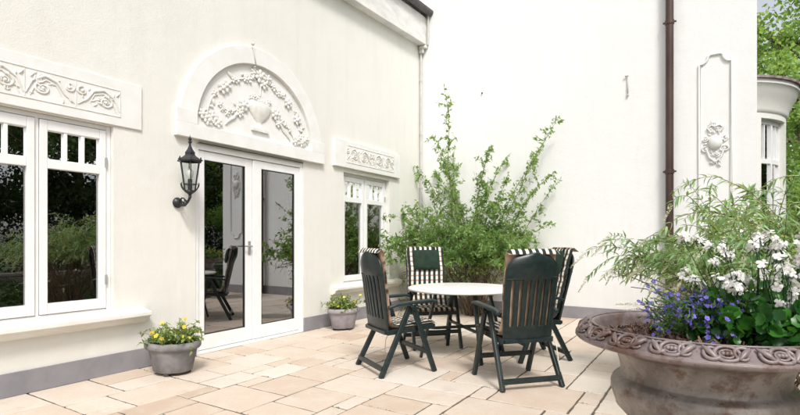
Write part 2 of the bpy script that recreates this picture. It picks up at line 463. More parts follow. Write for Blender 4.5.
# room behind the glass, its dimness put into the dark wall colour
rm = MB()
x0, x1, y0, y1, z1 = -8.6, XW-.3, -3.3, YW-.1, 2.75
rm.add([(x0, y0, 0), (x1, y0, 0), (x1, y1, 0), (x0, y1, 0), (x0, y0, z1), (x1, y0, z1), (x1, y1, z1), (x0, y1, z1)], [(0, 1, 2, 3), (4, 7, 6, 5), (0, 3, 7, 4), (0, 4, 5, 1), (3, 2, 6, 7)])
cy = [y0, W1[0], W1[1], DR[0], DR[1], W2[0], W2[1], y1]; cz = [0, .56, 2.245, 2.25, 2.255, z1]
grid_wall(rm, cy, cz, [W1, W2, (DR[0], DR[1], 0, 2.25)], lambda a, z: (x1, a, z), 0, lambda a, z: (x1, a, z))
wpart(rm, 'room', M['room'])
# plinth
pl = MB()
for a, b in ((-3.5, DR[0]-.0), (DR[1]+.0, YW-.002)): pl.box(XW, XW+.016, a, b, 0, .185)
wpart(pl, 'plinth', M['plinth'], bevel=.003)

def frame_rect(mb, x0, x1, y0, y1, z0, z1, t, tb=None):
    tb = tb or t
    mb.box(x0, x1, y0, y0+t, z0, z1); mb.box(x0, x1, y1-t, y1, z0, z1)
    mb.box(x0+.001, x1-.001, y0+t, y1-t, z0, z0+tb); mb.box(x0+.001, x1-.001, y0+t, y1-t, z1-t, z1)

def window(Wn, glasses, xf):
    """fixed frame with casements, three small lights over a tall one in each"""
    y0, y1, z0, z1 = Wn
    f = MB(); frame_rect(f, xf-.07, xf+.01, y0+.002, y1-.002, z0+.002, z1-.002, .038, .035)
    mull = [(glasses[i][1]+glasses[i+1][0])/2 for i in range(len(glasses)-1)]
    for m_ in mull: f.box(xf-.068, xf+.008, m_-.014, m_+.014, z0+.037, z1-.04)
    fo = wpart(f, 'window', M['paint'], bevel=.004)
    zb, zt, za, zc = .69, 1.81, 1.888, 2.125
    for k, (a, b) in enumerate(glasses):
        st0 = (mull[k-1]+.018 if k else y0+.044); st1 = (mull[k]-.018 if k < len(mull) else y1-.044)
        c = MB(); X0, X1 = xf-.045, xf+.022
        c.box(X0, X1, st0, a, z0+.042, z1-.046); c.box(X0, X1, b, st1, z0+.042, z1-.046)
        c.box(X0+.001, X1-.001, a, b, z0+.042, zb); c.box(X0+.001, X1-.001, a, b, zt, za); c.box(X0+.001, X1-.001, a, b, zc, z1-.046)
        w = (b-a)
        for q in (1, 2):
            m_ = a+w*q/3; c.box(X0+.004, X1-.006, m_-.014, m_+.014, za, zc)
        wpart(c, 'casement', M['paint'], fo, bevel=.005)
        gl = MB(); gx = xf-.012
        gl.add([(gx, a-.005, zb-.005), (gx, b+.005, zb-.005), (gx, b+.005, zt+.005), (gx, a-.005, zt+.005)], [(0, 1, 2, 3)])
        gl.add([(gx, a-.005, za-.005), (gx, b+.005, za-.005), (gx, b+.005, zc+.005), (gx, a-.005, zc+.005)], [(0, 1, 2, 3)])
        wpart(gl, 'pane', M['glass'], fo)
    for zz in ((.86, 1.92) if y0 < 3 else (.86, 1.92)):
        for yy in ([y1-.045] if y0 < 3 else [y0+.045, y1-.045]):
            h = MB(); h.tube([(xf+.026, yy, zz-.045), (xf+.026, yy, zz+.045)], .009, 8); h.box(xf+.012, xf+.024, yy-.012, yy+.012, zz-.04, zz+.04)
            wpart(h, 'hinge', M['steel'], fo)
    return fo
win1 = window(W1, [(.767, 1.177), (1.324, 1.734), (1.881, 2.291)], XW-.06)
win2 = window(W2, [(5.835, 6.265), (6.415, 6.845)], XW-.09)

# sills: moulded section swept along the wall
def sill(y0, y1, out, name):
    s = MB(); prof = [(0, .57), (out, .545), (out, .51), (out-.035, .495), (out-.05, .465), (.03, .44), (0, .44)]
    n = len(prof); vs = [(XW-.0+px, y0+(0 if px == 0 else 0), z) for px, z in prof]+[(XW+px, y1, z) for px, z in prof]
    s.add(vs, [(i, (i+1) % n, (i+1) % n+n, i+n) for i in range(n-1)]+[tuple(range(n)), tuple(range(2*n-1, n-1, -1))])
    s.box(XW-.1, XW, y0+.3, y1-.3, .535, .562)
    return wpart(s, name, M['sill'], bevel=.004)
sill(.32, 2.68, .13, 'window_sill')
sill(5.42, 7.22, .13, 'window_sill')

# lintels with carved friezes
def scroll(mb, cx, cz, s, flip, X, turns=1.6, r=.009):
    pts = []; rr = []
    for i in range(26):
        t = i/25; a = t*turns*2*PI; q = s*(1-.78*t)
        pts.append((cx+flip*q*math.cos(a+PI*.5), cz+q*math.sin(a+PI*.5)*.82, .012)); rr.append(r*(1.1-.6*t))
    mb.tube(pts, rr, 6, X)
    mb.blob((cx, cz, .014), (.016, .016, .014), X, 6, 4)
def leaflet(mb, x, z, a, L, X, w=.3, d=.02):
    m = X @ Matrix.Translation((x, z, .006)) @ Matrix.Rotation(a, 4, 'Z')
    mb.blob((L/2, 0, 0), (L/2, L*w/2, d), m, 7, 4)
def frieze(y0, y1, z0, z1, rng, parent):
    # local frame: x along the wall (+y), y up, z outwards
    X = Matrix(((0, 0, .6, XW+.016), (1, 0, 0, 0), (0, 1, 0, 0), (0, 0, 0, 1)))
    f = MB(); h = z1-z0; n = max(2, round((y1-y0)/.34)); w = (y1-y0)/n
    f.box(y0, y1, z0, z1, -.006, .003, X)
    for s in ((y0, z0, y1, z0), (y0, z1, y1, z1), (y0, z0, y0, z1), (y1, z0, y1, z1)):
        f.tube([(s[0], s[1], .005), (s[2], s[3], .005)], .007, 6, X)
    for k in range(n):
        cx = y0+w*(k+.5); fl = 1 if k % 2 else -1
        f.tube([(cx-fl*w*.48, z0+h*.18, .012), (cx-fl*w*.36, z0+h*.62, .013), (cx-fl*w*.12, z0+h*.86, .013), (cx+fl*w*.12, z0+h*.74, .013), (cx+fl*w*.26, z0+h*.4, .012), (cx+fl*w*.46, z0+h*.16, .011)], [.005, .009, .012, .012, .009, .004], 6, X)
        f.tube([(cx-fl*w*.40, z0+h*.12, .010), (cx-fl*w*.30, z0+h*.48, .011), (cx-fl*w*.10, z0+h*.72, .011), (cx+fl*w*.10, z0+h*.62, .010), (cx+fl*w*.2, z0+h*.3, .010)], [.003, .006, .007, .006, .003], 5, X)
        scroll(f, cx-fl*w*.16, z0+h*.42, h*.26, fl, X)
        scroll(f, cx+fl*w*.36, z0+h*.66, h*.2, -fl, X, 1.1, .010)
        for q in range(16):
            a = rng.uniform(-.6, .6)+(0 if fl > 0 else PI)
            leaflet(f, cx+fl*w*(-.42+.055*q), z0+h*rng.uniform(.14, .86), a+q*.35, h*rng.uniform(.12, .22), X, .32, .012)
        for q in range(5):
            leaflet(f, cx-fl*w*.4+fl*q*.028, z0+h*(.72-.1*q), PI*.3+q*.5, h*.22, X)
        f.tube([(cx+w*.5, z0+.01, .006), (cx+w*.5, z1-.01, .006)], .005, 5, X)
    return wpart(f, 'frieze', M['relief'], parent, smooth=True, auto=50)
rg = random.Random(4)
lb = MB(); lb.box(XW, XW+.018, .38, 2.645, 2.262, 2.68); l1 = wpart(lb, 'lintel', M['trim'], bevel=.004)
frieze(.58, 2.44, 2.345, 2.585, rg, l1)
lb = MB(); lb.box(XW, XW+.05, 5.46, 7.22, 2.305, 2.705); l2 = wpart(lb, 'lintel', M['trim'], bevel=.004)
o = frieze(5.72, 7.02, 2.385, 2.64, rg, l2); o.location.x = .033

# glazed double doors
dx = XW-.035
df = MB()
df.box(dx-.09, dx+.022, DR[0]+.001, DR[0]+.045, .0, 2.248); df.box(dx-.09, dx+.022, DR[1]-.045, DR[1]-.001, .0, 2.248)
df.box(dx-.089, dx+.021, DR[0]+.045, DR[1]-.045, 2.19, 2.247); df.box(dx-.089, dx+.024, DR[0]+.045, DR[1]-.045, .0, .03)
dfo = wpart(df, 'door_frame', M['paint'], bevel=.004)
dt = MB(); dt.box(dx-.05, XW+.026, DR[0]+.03, DR[1]-.02, 2.2515, 2.2575); wpart(dt, 'drip_strip', M['rubber'], dfo)
def door_leaf(ya, yb, ga, gb, ajar, handle_y):
    piv = ya
    root = MB(); X0, X1 = -.045, .006
    L = yb-ya; a, b = ga-ya, gb-ya
    root.box(X0, X1, 0, a, .035, 2.185); root.box(X0, X1, b, L, .035, 2.185)
    root.box(X0+.001, X1-.001, a, b, .035, .195); root.box(X0+.001, X1-.001, a, b, 2.09, 2.185)
    o = root.build('door', M['paint'], wing, bevel=.006)
    o.location = (dx-XW, ya-3.0, 0); o.rotation_euler = (0, 0, ajar)
    s = MB()
    t = .007; x = -.008
    s.box(x, x+.012, a, a+t, .195, 2.09); s.box(x, x+.012, b-t, b, .195, 2.09); s.box(x, x+.011, a+t, b-t, .195, .195+t); s.box(x, x+.011, a+t, b-t, 2.09-t, 2.09)
    s.build('glazing_seal', M['rubber'], o)
    gl = MB(); gl.add([(-.012, a-.004, .19), (-.012, b+.004, .19), (-.012, b+.004, 2.095), (-.012, a-.004, 2.095)], [(0, 1, 2, 3)])
    gl.build('pane', M['glass'], o)
    if handle_y is not None:
        h = MB(); hy = handle_y-ya
        h.box(.006, .014, hy-.018, hy+.018, 1.05, 1.21); h.tube([(.014, hy, 1.15), (.05, hy, 1.15)], .011, 10)
        h.tube([(.05, hy+.01, 1.15), (.054, hy-.09, 1.152), (.05, hy-.1, 1.15)], .010, 10); h.blob((.016, hy, 1.08), (.006, .009, .009))
        h.build('door_handle', M['steel'], o, smooth=True, auto=40)
    return o
door_leaf(3.282, 4.032, 3.365, 3.925, R(1.15), 3.985)
door_leaf(4.036, 4.816, 4.165, 4.725, 0, None)
ds = MB(); ds.box(dx-.09, XW+.02, DR[0]+.002, DR[1]-.002, -.004, .004)
# arch surround above the doors
AC = (4.1, 2.47); RO, RI = 1.075, .88
mb = MB(); n = 56; vs = []
for i in range(n+1):
    a = PI*i/n
    for (r_, x_) in ((RI, XW), (RI, XW+.05), (RO, XW+.05), (RO, XW)): vs.append((x_, AC[0]-r_*math.cos(a), AC[1]-.03+r_*math.sin(a)*.985))
fs = []
for i in range(n):
    for k in range(4): a_ = i*4+k; b_ = i*4+(k+1) % 4; fs.append((a_, b_, b_+4, a_+4))
mb.add(vs, fs)
mb.box(XW, XW+.055, AC[0]-1.115, AC[0]+1.13, 2.285, 2.43)
mb.box(XW, XW+.054, AC[0]-1.115, AC[0]-RI+.004, 2.43, 2.572); mb.box(XW, XW+.054, AC[0]+RI-.004, AC[0]+1.13, 2.43, 2.572)
arch = wpart(mb, 'arch_surround', M['trim'], smooth=True, auto=30, bevel=.003)
tymp = MB(); pts = [(XW+.006, AC[0]-(RI+.01)*math.cos(PI*i/n), AC[1]-.03+(RI+.01)*math.sin(PI*i/n)*.985) for i in range(n+1)]
pts += [(XW+.006, AC[0]+RI+.01, 2.43), (XW+.006, AC[0]-RI-.01, 2.43)]
tymp.add(pts, [tuple(range(len(pts)))]); wpart(tymp, 'tympanum', M['trim'], arch)

XL = Matrix(((0, 0, .55, XW+.01), (1, 0, 0, AC[0]), (0, .95, 0, 2.43), (0, 0, 0, 1)))
def rosette(mb, x, z, s, X, rng, pet=6, dp=.5):
    mb.blob((x, z, s*dp*.8), (s*.28, s*.28, s*.3), X, 7, 4)
    a0 = rng.random()*6
    for k in range(pet):
        a = a0+2*PI*k/pet; m = X @ Matrix.Translation((x+math.cos(a)*s*.42, z+math.sin(a)*s*.42, s*dp*.45)) @ Matrix.Rotation(a, 4, 'Z') @ Matrix.Rotation(-.35, 4, 'Y')
        mb.blob((0, 0, 0), (s*.36, s*.24, s*.2), m, 7, 4)
def garland(mb, pts, X, rng, s=.05, density=1.0):
    pts = [Vector((p[0], p[1], 0)) for p in pts]
    L = sum((pts[i+1]-pts[i]).length for i in range(len(pts)-1)); n = int(L/s*1.5*density)
    mb.tube([(p.x, p.y, .01) for p in pts], .012, 6, X)
    for i in range(n):
        t = (i+rng.random()*.6)/n; x = t*(len(pts)-1); k = min(int(x), len(pts)-2); p = pts[k].lerp(pts[k+1], x-k)
        q = rng.random(); x_, z_ = p.x+rng.gauss(0, s*.35), p.y+rng.gauss(0, s*.35)
        if q < .3: rosette(mb, x_, z_, s*rng.uniform(.7, 1.1), X, rng, 5)
        elif q < .7:
            leaflet(mb, x_, z_, rng.uniform(0, 6.28), s*rng.uniform(1.0, 1.7), X, .45, s*.3)
        else: mb.blob((x_, z_, s*.3), (s*.36, s*.33, s*.36), X, 7, 4)
rg = random.Random(21)
rel = MB()
def arcp(r_, a0, a1, n=10): return [(r_*math.cos(R(a0+(a1-a0)*i/n)), .04+r_*.97*math.sin(R(a0+(a1-a0)*i/n))) for i in range(n+1)]
# urn
rel.lathe([(0, .13), (.10, .13), (.105, .145), (.06, .17), (.03, .20), (.035, .22), (.09, .26), (.15, .33), (.175, .40), (.175, .44), (.15, .455), (.16, .475), (.0, .48)], 20, XL @ Matrix.Diagonal((1, 1, .42, 1)) @ Matrix.Rotation(0, 4, 'X') @ Matrix(((1, 0, 0, 0), (0, 0, 1, 0), (0, 1, 0, 0), (0, 0, 0, 1))))
rel.box(-.13, .13, .10, .13, 0, .05, XL)
for k in range(7): rosette(rel, -.13+.045*k, .50+.03*math.sin(k*1.1), .06, XL, rg, 5)
garland(rel, arcp(.73, 96, 128), XL, rg, .06, 1.2); garland(rel, arcp(.75, 148, 172), XL, rg, .055, .6)
garland(rel, arcp(.74, 84, 52), XL, rg, .06, 1.2); garland(rel, arcp(.76, 40, 8), XL, rg, .055, .9)
rosette(rel, 0, .80, .12, XL, rg, 7); rosette(rel, .06, .72, .09, XL, rg, 6); rosette(rel, -.09, .82, .08, XL, rg, 6); rosette(rel, .12, .80, .09, XL, rg)
for a in (133, 138, 50, 30): rosette(rel, .72*math.cos(R(a)), .04+.70*math.sin(R(a)), .10, XL, rg, 6)
for s in (-1, 1):
    garland(rel, [(s*.2, .42), (s*.27, .34), (s*.36, .29), (s*.46, .26), (s*.58, .3 if s < 0 else .12)], XL, rg, .055, 1.1)
    rosette(rel, s*.25, .38, .11, XL, rg, 7); rosette(rel, s*.3, .27, .08, XL, rg)
    for k in range(6): rosette(rel, s*(.6+.038*k), .09+.03*(k % 3), .085, XL, rg, 6)
    rel.tube([(s*.3, .33, .012), (s*.38, .2, .012), (s*.47, .13, .012), (s*.5, .09, .012)], [.014, .02, .016, .008], 6, XL)
rel.tube([(0, .55, .012), (.012, .65, .012), (0, .74, .012)], .010, 6, XL)
wpart(rel, 'carved_relief', M['relief'], arch, smooth=True, auto=60)
rod = MB(); rod.tube([(XW+.075, 3.99, 3.27), (XW+.075, 3.945, 3.50)], .0065, 6); rod.blob((XW+.07, 3.943, 3.52), (.02, .02, .02)); rod.tube([(XW, 3.99, 3.27), (XW+.075, 3.99, 3.27)], .007, 6)
wpart(rod, 'iron_rod', M['greypipe'], smooth=True)

# eaves, fascia, gutter and tiled roof edge
def eave(mb, x0, x1, z0, z1, y0=-3.5, y1=YW-.003, sl=.036):
    zz = lambda y: -(YW-y)*sl
    vs = [(x, y, z+zz(y)) for y in (y0, y1) for (x, z) in ((x0, z0), (x1, z0), (x1, z1), (x0, z1))]
    mb.add(vs, [(0, 1, 2, 3), (7, 6, 5, 4), (0, 4, 5, 1), (1, 5, 6, 2), (2, 6, 7, 3), (3, 7, 4, 0)])
e = MB(); eave(e, XW, XW+.15, 4.865, 5.37); wpart(e, 'fascia', M['fascia'], bevel=.006)
gt = MB()
pr = []
for i in range(9):
    a = PI+PI*i/8; pr.append((XW+.215+.065*math.cos(a), 5.46+.075*math.sin(a)))
pr += [(XW+.28, 5.475), (XW+.15, 5.475)]
n_ = len(pr); vs = [(x, y, z-(YW-y)*.036) for y in (-3.5, YW-.01) for x, z in pr]
gt.add(vs, [(i, (i+1) % n_, (i+1) % n_+n_, i+n_) for i in range(n_)]+[tuple(range(n_)), tuple(range(2*n_-1, n_-1, -1))])
wpart(gt, 'gutter', M['gutter'], smooth=True, auto=40)
rf = MB()
for k in range(52):
    y = YW-.012-k*.22
    for r_ in range(5):
        z = 5.475-(YW-y)*.036+r_*.16; x = XW+.25-r_*.22
        rf.add([(x, y, z), (x, y-.215, z-.006), (x-.27, y-.215, z+.20), (x-.27, y, z+.206), (x, y, z+.03), (x, y-.215, z+.024), (x-.27, y-.215, z+.225), (x-.27, y, z+.231)],
               [(0, 1, 2, 3), (4, 7, 6, 5), (0, 4, 5, 1), (1, 5, 6, 2), (2, 6, 7, 3), (3, 7, 4, 0)])
wpart(rf, 'roof', M['tiles'])
cb = MB(); cb.box(XW+.012, XW+.16, YW-.09, YW-.015, 4.80, 4.855); cb.box(XW+.012, XW+.10, YW-.085, YW-.02, 4.72, 4.80); wpart(cb, 'corbel', M['fascia'], bevel=.01)
cp = MB(); cp.tube([(XW+.035, YW-.045, 4.8), (XW+.035, YW-.045, 0.19)], .022, 10)
for z in (4.2, 3.2, 2.2, 1.2): cp.tube([(XW+.035, YW-.045, z), (XW+.035, YW-.045, z+.03)], .028, 10)
cp.tube([(XW+.19, YW-.05, 5.40), (XW+.19, YW-.05, 5.1), (XW+.175, YW-.04, 4.86)], .02, 8)
wpart(cp, 'downpipe', M['greypipe'], smooth=True, auto=50)

# ------------------------------------------------------------------ white end wall with bow window behind its corner
hs = empty('main_house', (-2, YW, 0)); tag(hs, 'tall white rendered house wall with brown drainpipe, and a round bay window past its corner', 'house')
def hpart(mb, name, mat, parent=None, **k):
    o = mb.build(name, mat, None, **k); o.parent = parent or hs
    if parent is None: o.location = (2, -YW, 0)
    return o
w = MB(); w.box(XW-6, .55, YW, YW+5.5, -.05, 7.4); hpart(w, 'wall', M['white_stucco'])
s = MB(); s.box(XW+.017, .566, YW-.016, YW-.0, 0, .185); hpart(s, 'plinth', M['plinth'], bevel=.003)
rc = MB(); rc.box(XW-6.2, .8, YW-.25, YW+5.7, 7.4, 7.55)
hpart(rc, 'roof', M['gutter'])
# drainpipe
d = MB(); px_, py_ = -.462, YW-.085
d.tube([(px_, py_, 7.3), (px_, py_, .02)], .052, 18)
for z in (4.32, 2.2, .75, 6.4):
    d.tube([(px_, py_, z-.03), (px_, py_, z-.028), (px_, py_, z+.028), (px_, py_, z+.03)], [.053, .061, .061, .053], 18)
dp = hpart(d, 'drainpipe', M['brownpipe'], smooth=True, auto=40)
for z in (4.32, 2.2, .75, 6.4):
    b = MB(); b.box(px_-.085, px_+.085, py_-.008, py_+.008, z-.012, z+.012); b.box(px_-.01, px_+.01, py_+.045, YW, z-.01, z+.01); hpart(b, 'bracket', M['brownpipe'], dp, bevel=.003)
# stucco panel with cartouche
XB = Matrix(((1, 0, 0, .085), (0, 0, -1, YW), (0, 1, 0, 0), (0, 0, 0, 1)))
hw = .187; zt_, zb_ = 3.66, 1.42
def topcurve(sg):
    q = []
    for i in range(7):
        a = PI/2*i/6; q.append((sg*(hw-.10*math.sin(a)), zt_+.10*(1-math.cos(a))-.0, .008))
    return q
p = MB()
path = [(-hw, zb_, .008), (-hw, zt_, .008)]
path += [(-hw+.10*math.sin(PI/2*i/6), zt_+.10*(1-math.cos(PI/2*i/6)), .008) for i in range(1, 7)]
path += [(-.06, zt_+.125, .008), (.06, zt_+.125, .008)]
path += [(hw-.10*math.sin(PI/2*i/6), zt_+.10*(1-math.cos(PI/2*i/6)), .008) for i in range(6, -1, -1)]
path += [(hw, zb_, .008)]
path += [(hw-.10*math.sin(PI/2*i/6), zb_-.10*(1-math.cos(PI/2*i/6)), .008) for i in range(1, 7)] + [(.05, zb_-.125, .008), (-.05, zb_-.125, .008)]
path += [(-hw+.10*math.sin(PI/2*i/6), zb_-.10*(1-math.cos(PI/2*i/6)), .008) for i in range(6, -1, -1)]
p.tube(path, .018, 8, XB); pan = hpart(p, 'moulded_panel', M['trim'], smooth=True, auto=60)
c = MB(); rg = random.Random(8); cz = 2.57
c.blob((0, cz, .02), (.085, .10, .045), XB, 14, 8)
for k in range(12):
    a = 2*PI*k/12; leaflet(c, math.cos(a)*.09, cz+math.sin(a)*.115, a+.5, .055, XB, .5, .018)
for s_ in (-1, 1):
    scroll(c, s_*.12, cz+.05, .045, s_, XB, 1.2, .012); scroll(c, s_*.11, cz-.09, .05, -s_, XB, 1.2, .012)
    c.tube([(s_*.05, cz+.14, .015), (s_*.09, cz+.2, .015), (s_*.05, cz+.24, .015), (0, cz+.22, .015)], .013, 6, XB)
    c.tube([(s_*.10, cz-.1, .015), (s_*.07, cz-.2, .015), (0, cz-.27, .015)], .014, 6, XB)
for k in range(10): rosette(c, rg.uniform(-.07, .07), cz+.15+rg.random()*.13, .04, XB, rg, 5)
for k in range(10): rosette(c, rg.uniform(-.05, .05), cz-.14-rg.random()*.2, .04, XB, rg, 5)
hpart(c, 'cartouche', M['trim'], pan, smooth=True, auto=60)
# hook and nails
hk = MB(); hk.tube([(-1.013, YW-.02, 3.40), (-1.013, YW-.02, 3.68)], .008, 6); hk.tube([(-1.05, YW-.03, 3.675), (-1.013, YW-.02, 3.685)], .013, 6); hk.tube([(-1.013, YW, 3.68), (-1.013, YW-.03, 3.68)], .011, 6)
hk.blob((-1.013, YW-.02, 3.39), .016)
hpart(hk, 'shutter_hook', M['greypipe'], smooth=True)
nl = MB(); nl.tube([(-3.34, YW, 3.80), (-3.34, YW-.03, 3.80)], .012, 6); hpart(nl, 'nail', M['iron'])

# round bay
BC = (-.2, 10.2); BR = 1.28
XBAY = Matrix.Translation((BC[0], BC[1], 0))
bw = MB(); aw0, aw1 = R(-64), R(-24)
zs_ = [0, 1.0, 3.13, 3.22]
seg = lambda a0, a1, z0, z1, r_, n: bw.lathe([(r_, z0), (r_, z1)], n, XBAY, a0=a0, a1=a1)
WA0, WA1 = R(-46), R(-15)          # window in the curved wall
seg(R(-100), WA0, 0, 3.3, BR, 16); seg(WA0, WA1, 0, .95, BR, 12); seg(WA0, WA1, 3.1, 3.3, BR, 12)
seg(WA1, R(-2), 0, 3.3, BR, 6); seg(R(-2), R(30), 0, .95, BR, 10); seg(R(-2), R(30), 3.1, 3.3, BR, 10); seg(R(30), R(100), 0, 3.3, BR, 18)
for a in (WA0, WA1, R(-2), R(30)):
    bw.add([(BC[0]+r_*math.cos(a), BC[1]+r_*math.sin(a), z) for r_, z in ((BR, .95), (BR-.16, .95), (BR-.16, 3.1), (BR, 3.1))], [(0, 1, 2, 3)])
for a0, a1 in ((WA0, WA1), (R(-2), R(30))):
    for z in (.95, 3.1):
        bw.lathe([(BR-.16, z), (BR, z)], 10, XBAY, a0=a0, a1=a1)
bay = hpart(bw, 'bay_wall', M['cream'], smooth=True, auto=30)
for a0, a1 in ((WA0, WA1), (R(-2), R(30))):
    f = MB()
    def arcbox(f, b0, b1, r0, r1, z0, z1, n=6):
        f.lathe([(r0, z0), (r1, z0), (r1, z1), (r0, z1), (r0, z0)], n, XBAY, a0=b0, a1=b1)
        for b in (b0, b1): f.add([(BC[0]+r_*math.cos(b), BC[1]+r_*math.sin(b), z) for r_, z in ((r0, z0), (r1, z0), (r1, z1), (r0, z1))], [(0, 1, 2, 3)])
    r0, r1 = BR-.13, BR-.07; e_ = .05/BR
    for z0, z1 in ((.95, 1.02), (2.42, 2.49), (3.03, 3.1)): arcbox(f, a0, a1, r0, r1, z0, z1)
    for b in (a0, (a0+a1)/2-e_/2, a1-e_): arcbox(f, b, b+e_, r0-.001, r1+.001, .95, 3.1, 2)
    for q in (1, 3): b = a0+(a1-a0)*q/4; arcbox(f, b-.01, b+.01, r0+.01, r1-.01, 2.49, 3.03, 1)
    fo = hpart(f, 'bay_window', M['paint'], bay)
    gl = MB(); gl.lathe([(BR-.10, .98), (BR-.10, 3.07)], 10, XBAY, a0=a0+.01, a1=a1-.01); o = hpart(gl, 'bay_pane', M['glass'], bay)
co = MB(); co.lathe([(BR-.0, 3.18), (BR+.02, 3.2), (BR+.03, 3.24), (BR+.04, 3.30), (BR+.085, 3.40), (BR+.135, 3.50), (BR+.16, 3.56), (BR+.18, 3.58), (BR+.18, 3.64), (BR-.1, 3.64)], 60, XBAY, a0=R(-100), a1=R(100))
hpart(co, 'bay_cornice', M['cream'], bay, smooth=True, auto=40)
ro = MB(); ro.lathe([(BR+.1, 3.642), (BR+.215, 3.642), (BR+.22, 3.675), (BR*.5, 3.95), (.02, 4.2)], 60, XBAY, a0=R(-100), a1=R(100))
hpart(ro, 'bay_roof', M['tiles'], bay)

# ------------------------------------------------------------------ wall lantern
LY, LZ = 3.02, 1.60
lan = empty('wall_lantern', (XW, LY, LZ)); tag(lan, 'black iron lantern on a scrolled bracket beside the glazed doors', 'lantern')
cx_ = .215      # distance of the lantern's axis from the wall
b = MB(); b.lathe([(0, 0), (.05, 0), (.055, .012), (.045, .03), (.02, .045), (0, .05)], 20, Matrix.Rotation(PI/2, 4, 'Y')); b.build('wall_plate', M['iron'], lan, smooth=True, auto=45)
b = MB(); b.tube([(.03, 0, 0), (.07, 0, -.03), (.13, 0, -.035), (.18, 0, 0), (cx_, 0, .045), (cx_, 0, .075)], [.013, .012, .011, .011, .013, .016], 10)
b.tube([(.05, 0, .012), (.08, 0, .045), (.12, 0, .04), (.13, 0, .01), (.105, 0, -.002)], [.008, .008, .007, .006, .004], 8)
for k in range(4): b.tube([(.10+.02*k, 0, -.03+.01*k), (.10+.02*k, .02*(-1)**k, .0+.01*k)], .006, 6)
b.build('bracket_arm', M['iron'], lan, smooth=True)
cg = MB()
def hexpt(r_, z, k, off=0): a = R(60*k+30+off); return (cx_+r_*math.cos(a), r_*math.sin(a), z)
z0_, z1_, r0_, r1_ = .10, .405, .052, .098
cg.lathe([(0, .04), (.018, .045), (.012, .07), (.04, .09), (.055, .10), (.052, .115), (0, .115)], 6, Matrix.Translation((cx_, 0, 0)) @ Matrix.Rotation(R(30), 4, 'Z'))
for k in range(6):
    cg.tube([hexpt(r0_, z0_, k), hexpt(r1_, z1_, k)], .0055, 6)
    cg.tube([hexpt(r1_+.004, z1_, k), hexpt(r1_+.004, z1_, k+1)], .009, 6); cg.tube([hexpt(.068, .175, k), hexpt(.068, .175, k+1)], .0045, 6)
    p0 = Vector(hexpt(r0_+.012, .115, k)); cg.tube([p0, Vector(hexpt(.088, .15, k)), Vector(hexpt(.095, .18, k)), Vector(hexpt(.083, .19, k))], [.005, .005, .004, .003], 6)
    cg.blob(hexpt(r1_+.012, z1_+.02, k), (.008, .008, .02), None, 6, 4)
    cg.blob(hexpt(r1_+.02, z1_+.005, k), (.012, .012, .01), None, 6, 4)
cg.build('cage', M['iron'], lan, smooth=True, auto=60)
rf = MB(); rf.lathe([(.112, .40), (.118, .41), (.095, .43), (.06, .455), (.05, .47), (.052, .49), (.03, .52), (.012, .56), (.010, .58), (.02, .59), (.02, .60), (.008, .61)], 6, Matrix.Translation((cx_, 0, 0)) @ Matrix.Rotation(R(30), 4, 'Z'))
rf.blob((cx_, 0, .625), (.018, .018, .02)); rf.tube([(cx_, 0, .64), (cx_, 0, .665)], [.006, .002], 6)
rf.build('lantern_roof', M['iron'], lan)
gg = MB()
for k in range(6): gg.add([hexpt(r0_-.001, z0_+.015, k), hexpt(r0_-.001, z0_+.015, k+1), hexpt(r1_-.002, z1_-.003, k+1), hexpt(r1_-.002, z1_-.003, k)], [(0, 1, 2, 3)])
gg.build('lantern_pane', M['lampglass'], lan)
bu = MB(); bu.tube([(cx_, 0, .115), (cx_, 0, .225)], .021, 12); o = bu.build('bulb_holder', M['iron'], lan, smooth=True, auto=50)
bu = MB(); bu.lathe([(.012, .225), (.028, .25), (.035, .28), (.03, .31), (.012, .33), (0, .332)], 12, Matrix.Translation((cx_, 0, 0))); bu.build('bulb', M['bulb'], o, smooth=True)

# ------------------------------------------------------------------ table
tb = empty('garden_table', (-2.21, 4.776, 0), R(2)); tag(tb, 'round white topped garden table with dark legs, in the middle of the chairs', 'table')
t = MB(); RT = .585
t.lathe([(0, .692), (RT-.02, .692), (RT-.004, .697), (RT, .706), (RT-.003, .716), (RT-.012, .72), (0, .72)], 72); t.build('tabletop', M['table_top'], tb, smooth=True, auto=50)
t = MB(); t.bar((-.4, 0, .678), (.4, 0, .678), .05, .026); t.bar((0, -.4, .677), (0, .4, .677), .05, .024); t.build('apron', M['plastic'], tb, smooth=True, auto=40)
for a in (45, 135, 225, 315):
    q = MB(); c_, s_ = math.cos(R(a)), math.sin(R(a))
    q.bar((.30*c_, .30*s_, .69), (.47*c_, .47*s_, 0), .045, .028, up=(c_, s_, .3), w2=.038, h2=.026)
    q.build('leg', M['plastic'], tb, bevel=.006)
q = MB(); q.bar((.22, .22, .30), (-.22, -.22, .30), .03, .03); q.bar((.22, -.22, .302), (-.22, .22, .302), .028, .028)
for a in (45, 135, 225, 315):
    c_, s_ = math.cos(R(a)), math.sin(R(a)); q.bar((.31*c_, .31*s_, .30), (.38*c_, .38*s_, .31), .03, .03)
q.build('stretcher', M['plastic'], tb, bevel=.004)

